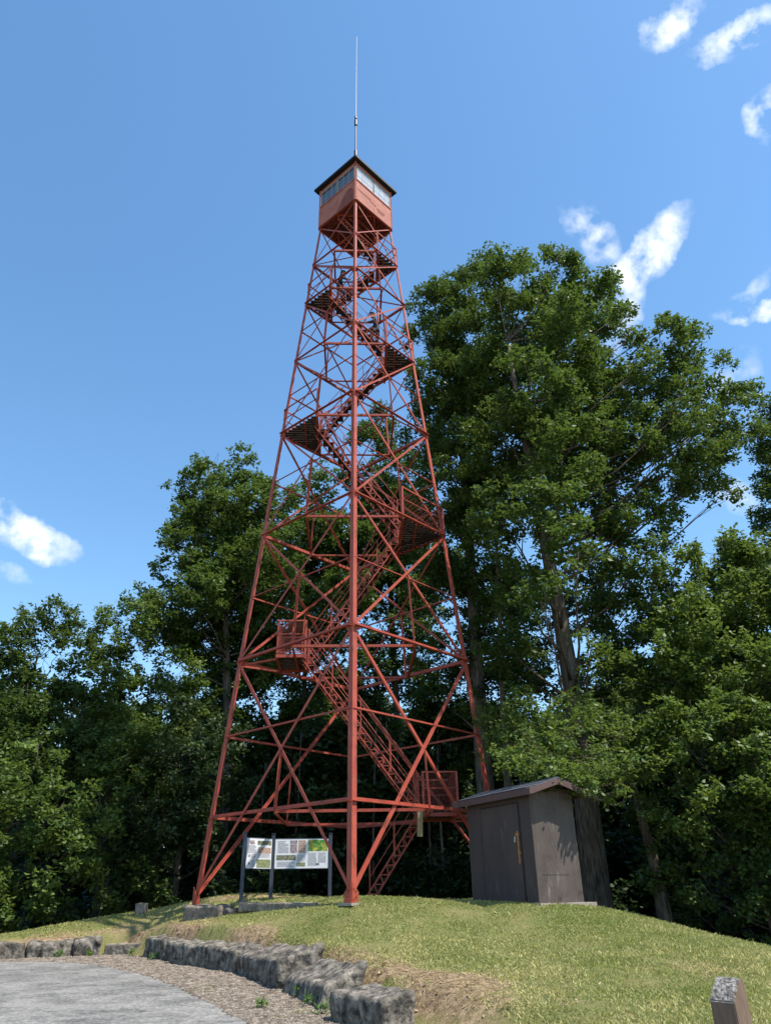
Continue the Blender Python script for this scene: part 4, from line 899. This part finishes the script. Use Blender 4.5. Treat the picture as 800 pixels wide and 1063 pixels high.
# the left wood edge
lefts = [((-13.6, 27.5), [(60, 636, 18, 0), (35, 640, 20, 1), (85, 650, 24, 1), (30, 655, 28, 0), (10, 690, 34, 0), (60, 650, 22, 0), (50, 700, 36, 0), (20, 740, 40, -1), (75, 740, 40, 0), (-20, 680, 40, 0), (-30, 750, 50, 0), (40, 790, 44, -1), (70, 670, 24, 0), (-10, 800, 50, -1), (90, 790, 36, 0), (10, 650, 20, 0)], 26.5, LEAF_MID, 'dark round topped tree at the far left edge of the woods', .26),
  ((-10.2, 29), [(150, 628, 24, 0), (165, 650, 28, 0), (180, 700, 34, 0), (140, 640, 26, 1), (178, 735, 34, 1), (118, 650, 26, 0), (95, 668, 24, 0), (140, 668, 26, 0), (115, 700, 36, 0), (150, 720, 34, 0), (95, 740, 36, 0), (130, 770, 40, -1), (165, 770, 36, 0), (85, 800, 34, 0), (150, 820, 36, -1), (118, 636, 14, 0)], 28.5, LEAF_MAPLE, 'mid height maple between the far left edge tree and the oak left of the tower', .2),
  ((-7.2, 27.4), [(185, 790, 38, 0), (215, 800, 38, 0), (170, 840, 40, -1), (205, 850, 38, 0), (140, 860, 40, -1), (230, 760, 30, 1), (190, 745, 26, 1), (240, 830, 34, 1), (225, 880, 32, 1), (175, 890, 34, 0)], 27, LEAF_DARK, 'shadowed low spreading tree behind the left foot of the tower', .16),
  ((-12.6, 24.6), [(30, 800, 38, 0), (70, 830, 38, 0), (-10, 830, 44, 0), (30, 860, 40, 0), (75, 880, 34, 0), (5, 900, 44, 0), (50, 920, 34, 0), (-30, 880, 50, 0), (95, 905, 20, 1), (100, 850, 30, 1), (15, 940, 30, 0), (60, 945, 20, 1)], 23.5, LEAF_MAPLE, 'young leafy tree with foliage down to the lawn at the lower left', .12),
  ((-9.4, 26.6), [(110, 820, 36, 0), (125, 870, 36, 0), (100, 780, 36, 0), (140, 910, 26, 0), (120, 930, 22, 0), (165, 930, 20, .6)], 25.5, LEAF_MID, 'bushy small tree right of the lower left young tree, foliage close to the lawn', .12)]
for (bxy, l, Y, m, lab, r0) in lefts:
    make_tree('broadleaf_tree', (*bxy, zbase(*bxy)), spread(l, Y), r0, m, lab, dens=21.2, leaf=(0.167, 0.095), sub=.5, trunk_top=.85, group='broadleaf trees along the left wood edge')

# forest behind: prototypes and copies (each tree has its own trunk and crown)
def random_lobes(h, w, n, low=.22):
    l = []
    for k in range(n):
        t_ = (k+.5)/n; z = h*(low+(1-low)*t_); prof = math.sin(math.pi*min(1, (t_*.85+.15)))**.7
        a = random.uniform(0, 6.28); d = w*prof*random.uniform(.2, .8)
        l.append((d*math.cos(a), d*math.sin(a), z-w*.2, w*random.uniform(.36, .5)))
    return l
protos = []
for k in range(4):
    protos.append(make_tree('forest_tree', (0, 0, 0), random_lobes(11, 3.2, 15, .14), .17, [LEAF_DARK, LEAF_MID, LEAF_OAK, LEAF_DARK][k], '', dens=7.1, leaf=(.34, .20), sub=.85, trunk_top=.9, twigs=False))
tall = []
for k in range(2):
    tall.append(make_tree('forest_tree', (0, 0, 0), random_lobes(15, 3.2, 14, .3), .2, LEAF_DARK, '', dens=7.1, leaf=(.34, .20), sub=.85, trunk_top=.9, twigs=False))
spots = []
def row(Y, xs_, hs_): 
    for x, h in zip(xs_, hs_): spots.append((x, Y+random.uniform(-1.2, 1.2), h))
row(31.5, [-10.3, -2.0, 1.6, 7.5, 12.0], [9, 7.6, 7.8, 9, 12])
row(38, [-19, -14, -9.5, -5.2, -1.2, 3, 7.4, 12, 16.5, 21], [13, 12, 10.5, 10, 9.6, 9.6, 10.5, 13, 14, 15])
row(46, [-24, -18.5, -12.5, -7.5, -2.5, 2.5, 7.6, 13, 18.5, 24], [14, 13.5, 12, 10.5, 10.5, 10.5, 11.5, 14, 15, 16])
row(56, [-30, -22, -14, -7, 0, 7, 14, 22, 30], [16]*9)
ROW1 = ['dark low tree behind the shadowy trees, left of the sign', 'dark low tree seen behind the sign, between the left and near tower legs', 'dark low tree seen between the near tower leg and the lowest landing', 'dark tree in the shade straight behind the shed', 'dark tree in the shade behind the light green maple, right of the shed']
def copy_thing(o, loc, rz, s):
    r = o.copy(); C.objects.link(r); r.location = loc; r.rotation_euler = (0, 0, rz); r.scale = s
    for ch in o.children:
        c = ch.copy(); C.objects.link(c); c.parent = r
    return r
first = set()
for i, (x, y, h) in enumerate(spots):
    k = random.randrange(4); pr = protos[k]; s = h/11.0; loc = (x, y, zbase(x, y)); sc3 = (s**.6*random.uniform(.95, 1.15),)*2+(s,)
    if k not in first: first.add(k); r = pr; r.location = loc; r.rotation_euler = (0, 0, random.uniform(0, 6)); r.scale = sc3
    else: r = copy_thing(pr, loc, random.uniform(0, 6.28), sc3)
    if i < 5: tag(r, ROW1[i], 'tree', 'shaded trees just inside the woods')
    else: tag(r, 'dark green forest tree in the farther rows, deep in the woods', 'tree', 'forest trees in the depth of the woods')
for k, pr in enumerate(protos):
    if k not in first: 
        for ch in list(pr.children): bpy.data.objects.remove(ch)
        bpy.data.objects.remove(pr)
for i, (x, y) in enumerate([(13.5, 27.5), (17.5, 25)]):
    r = tall[i]; r.location = (x, y, zbase(x, y)); r.scale = (1.1, 1.1, .9 if i else .95)
    tag(r, ['dark tree in the right side of the woods just behind the light green maple', 'dark tree at the right edge of the photo, lower right of the light green maple'][i], 'tree', 'dark trees on the right of the woods')
# undergrowth: a mass of shrubs and saplings under the trees
def under():
    l = []
    for k in range(150):
        a = random.random(); x = -19+38*a; y = 27.2+abs(random.gauss(0, 2.4))+ (1.0 if abs(x-1) < 5 else 0)
        if x > 7: y -= (x-7)*.85
        if x < -6: y -= (-6-x)*.22
        l.append((x, y, gz(x, y)+random.uniform(.1, 1.5), random.uniform(.7, 1.25)))
    return l
ul = under()
P_, T_ = crown_points(ul, 9.0, .5); V, k = rosettes(P_, .20, .11, droop=.1)
far = [(random.uniform(-30, 28), random.uniform(32.5, 37), random.uniform(-1.5, 2.6), random.uniform(1.3, 1.9)) for _ in range(130)]+[(random.uniform(10, 20), random.uniform(17, 30), random.uniform(-1.5, 1.5), random.uniform(1.2, 1.7)) for _ in range(60)]+[(random.uniform(-24, -14), random.uniform(20, 30), random.uniform(-1.5, 1.5), random.uniform(1.2, 1.7)) for _ in range(40)]
far = [(x, y, gz(x, y)+max(.3, z+1.2), r_) for x, y, z, r_ in far]
P2, T2 = crown_points(far, 4.5, .75); V2, k = rosettes(P2, .34, .20, droop=.1); V = np.concatenate([V, V2]); T_ = np.concatenate([T_, T2])
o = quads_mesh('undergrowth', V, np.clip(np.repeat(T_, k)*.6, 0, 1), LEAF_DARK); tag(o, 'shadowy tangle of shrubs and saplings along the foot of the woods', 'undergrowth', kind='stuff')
# slim saplings standing in the shade behind the tower
SL = ['first one right of the near tower leg', 'second one right of the near tower leg', 'behind the lowest stair flight', 'left of the pair below the first landing', 'below the right end of the first landing', 'close to the left wall of the shed', 'between the two panels and the middle sign post', 'behind the right post of the sign', 'behind the left post of the sign', 'right of the stone stub on the lawn crest', 'left of the stone stub on the lawn crest']
for k, (px, Y) in enumerate([(388, 29), (402, 30.5), (419, 29.5), (447, 30), (461, 29), (474, 31), (305, 29.5), (331, 30.5), (268, 30), (160, 29.5), (110, 29)]):
    p = at(px, 930, Y); mb = MB(); z = gz(p.x, p.y); h = random.uniform(5.5, 8); q = [(random.uniform(-.15, .15)*t_, random.uniform(-.15, .15)*t_, h*t_-.1) for t_ in (0, .3, .6, 1)]
    rt = thing('sapling', (p.x, p.y, z), label='slim sapling in the shade, '+SL[k], cat='sapling', group='saplings in the shade of the woods')
    for j in range(4):
        b0 = Vector(q[1]).lerp(Vector(q[3]), .3+.15*j); mb.tube([b0, b0+Vector((random.uniform(-1, 1), random.uniform(-1, 1), .5))], [.02, .008], 5)
    mb.tube(q, [.06, .05, .04, .02], 7); mb.build('trunk', BARK, rt, smooth=True)
    P_, T_ = crown_points([(random.uniform(-.5, .5), random.uniform(-.5, .5), h*t_, .8) for t_ in (.7, .85, 1)], 4.0, .5); V, kk = rosettes(P_, .2, .11)
    quads_mesh('crown', V, np.repeat(T_, kk)*.7, LEAF_DARK, rt)

# ------------------------------------------------------------------ grass
n = 640000
gx_ = rng.uniform(-12, 8.5, n*2); gy_ = rng.uniform(7, 27.5, n*2)
w_ = np.clip(1.25-(gy_-8)/26, .4, 1); ok = (sdist(gx_, gy_) > .5) & (rng.uniform(0, 1, n*2) < w_) & (gx_ > -(gy_*.56)) & (gx_ < gy_*.56+.4)
gx_ = gx_[ok]; gy_ = gy_[ok]
def nf2(x, y, s, seed):
    """cheap smooth noise by bilinear lookup"""
    T_ = np.random.default_rng(seed).uniform(0, 1, (128, 128)); u = (x*s) % 127; v = (y*s) % 127; i = u.astype(int); j = v.astype(int); a = u-i; b_ = v-j; a = a*a*(3-2*a); b_ = b_*b_*(3-2*b_)
    return (T_[i, j]*(1-a)+T_[i+1, j]*a)*(1-b_)+(T_[i, j+1]*(1-a)+T_[i+1, j+1]*a)*b_
nb = nf2(gx_, gy_, .9, 1)*.5+nf2(gx_, gy_, 2.7, 2)*.3+nf2(gx_, gy_, 7, 3)*.2
br = bare_f(gx_, gy_)+(nb-.5)*1.4
ok = rng.uniform(0, 1, len(gx_)) > np.clip(br*1.3-.3, 0, .86)
slab_ = (gx_ > 2.0) & (gy_ > 17) & ((gx_-2.99)*.885+(gy_-17)*.466 > -.1) & ((gx_-2.99)*-.466+(gy_-17)*.885 > -.12) & (gy_ < 20.6)
ok &= ~slab_
gx_, gy_, nb, br = gx_[ok], gy_[ok], nb[ok], br[ok]
gx_, gy_, nb, br = gx_[:n], gy_[:n], nb[:n], br[:n]; n = len(gx_)
gz_ = ground(gx_, gy_)
h = rng.gamma(5, .0058, n)*(.45+1.1*nb**1.3)*(1-.4*np.clip(br, 0, 1))
an = rng.uniform(0, 6.28, n); ln = rng.normal(0, .55, (n, 2)); wd = rng.uniform(.0035, .0075, n)*(1+gy_/26)
base = np.c_[gx_, gy_, gz_-.006]; s = np.c_[np.cos(an), np.sin(an), np.zeros(n)]*wd[:, None]
mid = base+np.c_[ln*h[:, None]*.35, h*.62]; tip = base+np.c_[ln*h[:, None]*.95, h]
V = np.stack([base-s, base+s, mid+s*.8, tip], 1)
tint = np.clip(.25+nf2(gx_, gy_, .55, 7)*.5+(nb-.5)*.7+np.clip(br, 0, 1)*.75+rng.normal(0, .13, n), 0, 1)
o = quads_mesh('grass', V, tint, GRASSB); tag(o, 'short sunlit mown grass with straw coloured patches', 'grass', kind='stuff')
# weeds at the foot of the stones
wd_ = [(-.95, 11.6, 'weed at the foot of the tilted stone block, nearest its right end'), (-.50, 11.0, 'weed in the joint between the tilted block and the last block'), (-1.42, 13.1, 'weed at the upper left corner of the tilted stone block'), (-.25, 10.65, 'weed against the dark face of the stone block nearest the camera'),
  (-6.2, 20.35, 'weed at the left foot of the rounded dark block'), (-5.4, 19.4, 'weed at the joint right of the rounded dark block'), (-7.3, 20.6, 'weed in front of the small dark squat block by the step slab'), (-1.15, 12.3, 'weed in the middle of the foot of the tilted stone block'),
  (-7.95, 20.45, 'weed at the foot of the pale topped kerb block on the left'), (-1.9, 14.4, 'weed at the foot of the biggest stone block'), (-1.85, 12.2, 'weed alone in the gravel between the road and the tilted block')]
for (x, y, lb_) in wd_:
    k = 9; c = np.c_[rng.normal(x, .04, k), rng.normal(y, .04, k), np.full(k, zroad(x, y)+.03)+rng.uniform(0, .10, k)]
    V, kk = rosettes(c, .07, .03, droop=-.3); V -= np.array([x, y, zroad(x, y)])
    o = quads_mesh('weed', V, rng.uniform(0, 1, len(V)), WEED); o.location = (x, y, zroad(x, y)); tag(o, 'small green '+lb_, 'weed', 'weeds along the edging stones')

# dry litter on the worn soil and along the stones
LITTERM = leaf_mat('dry_litter', (.10, .065, .035), (.42, .32, .19), .1, (.3, .2, .1))
m_ = 60000; lx = rng.uniform(-9, 5, m_); ly = rng.uniform(8.6, 22.5, m_); sdv = sdist(lx, ly); bb = bare_f(lx, ly)*(sdv > .3)+.9*np.exp(-((sdv+.12)/.16)**2)
k_ = rng.uniform(0, 1, m_) < np.clip(bb, 0, 1)*.5; lx, ly = lx[k_], ly[k_]; m_ = len(lx)
lz = np.where(sdist(lx, ly) > .2, ground(lx, ly), zroad(lx, ly))+rng.uniform(.012, .03, m_)
an = rng.uniform(0, 6.28, m_); L_ = np.minimum(rng.gamma(3, .009, m_), .045)[:, None]; d = np.c_[np.cos(an), np.sin(an), rng.normal(0, .25, m_)]; s = np.c_[-np.sin(an), np.cos(an), rng.normal(0, .3, m_)]*rng.uniform(.1, .45, m_)[:, None]; c = np.c_[lx, ly, lz]
V = np.stack([c-d*L_, c+s*L_, c+d*L_, c-s*L_], 1)
o = quads_mesh('dry_litter', V, rng.uniform(0, 1, m_), LITTERM); tag(o, 'dry leaf and straw litter on the worn soil and at the foot of the stones', 'litter', kind='stuff')
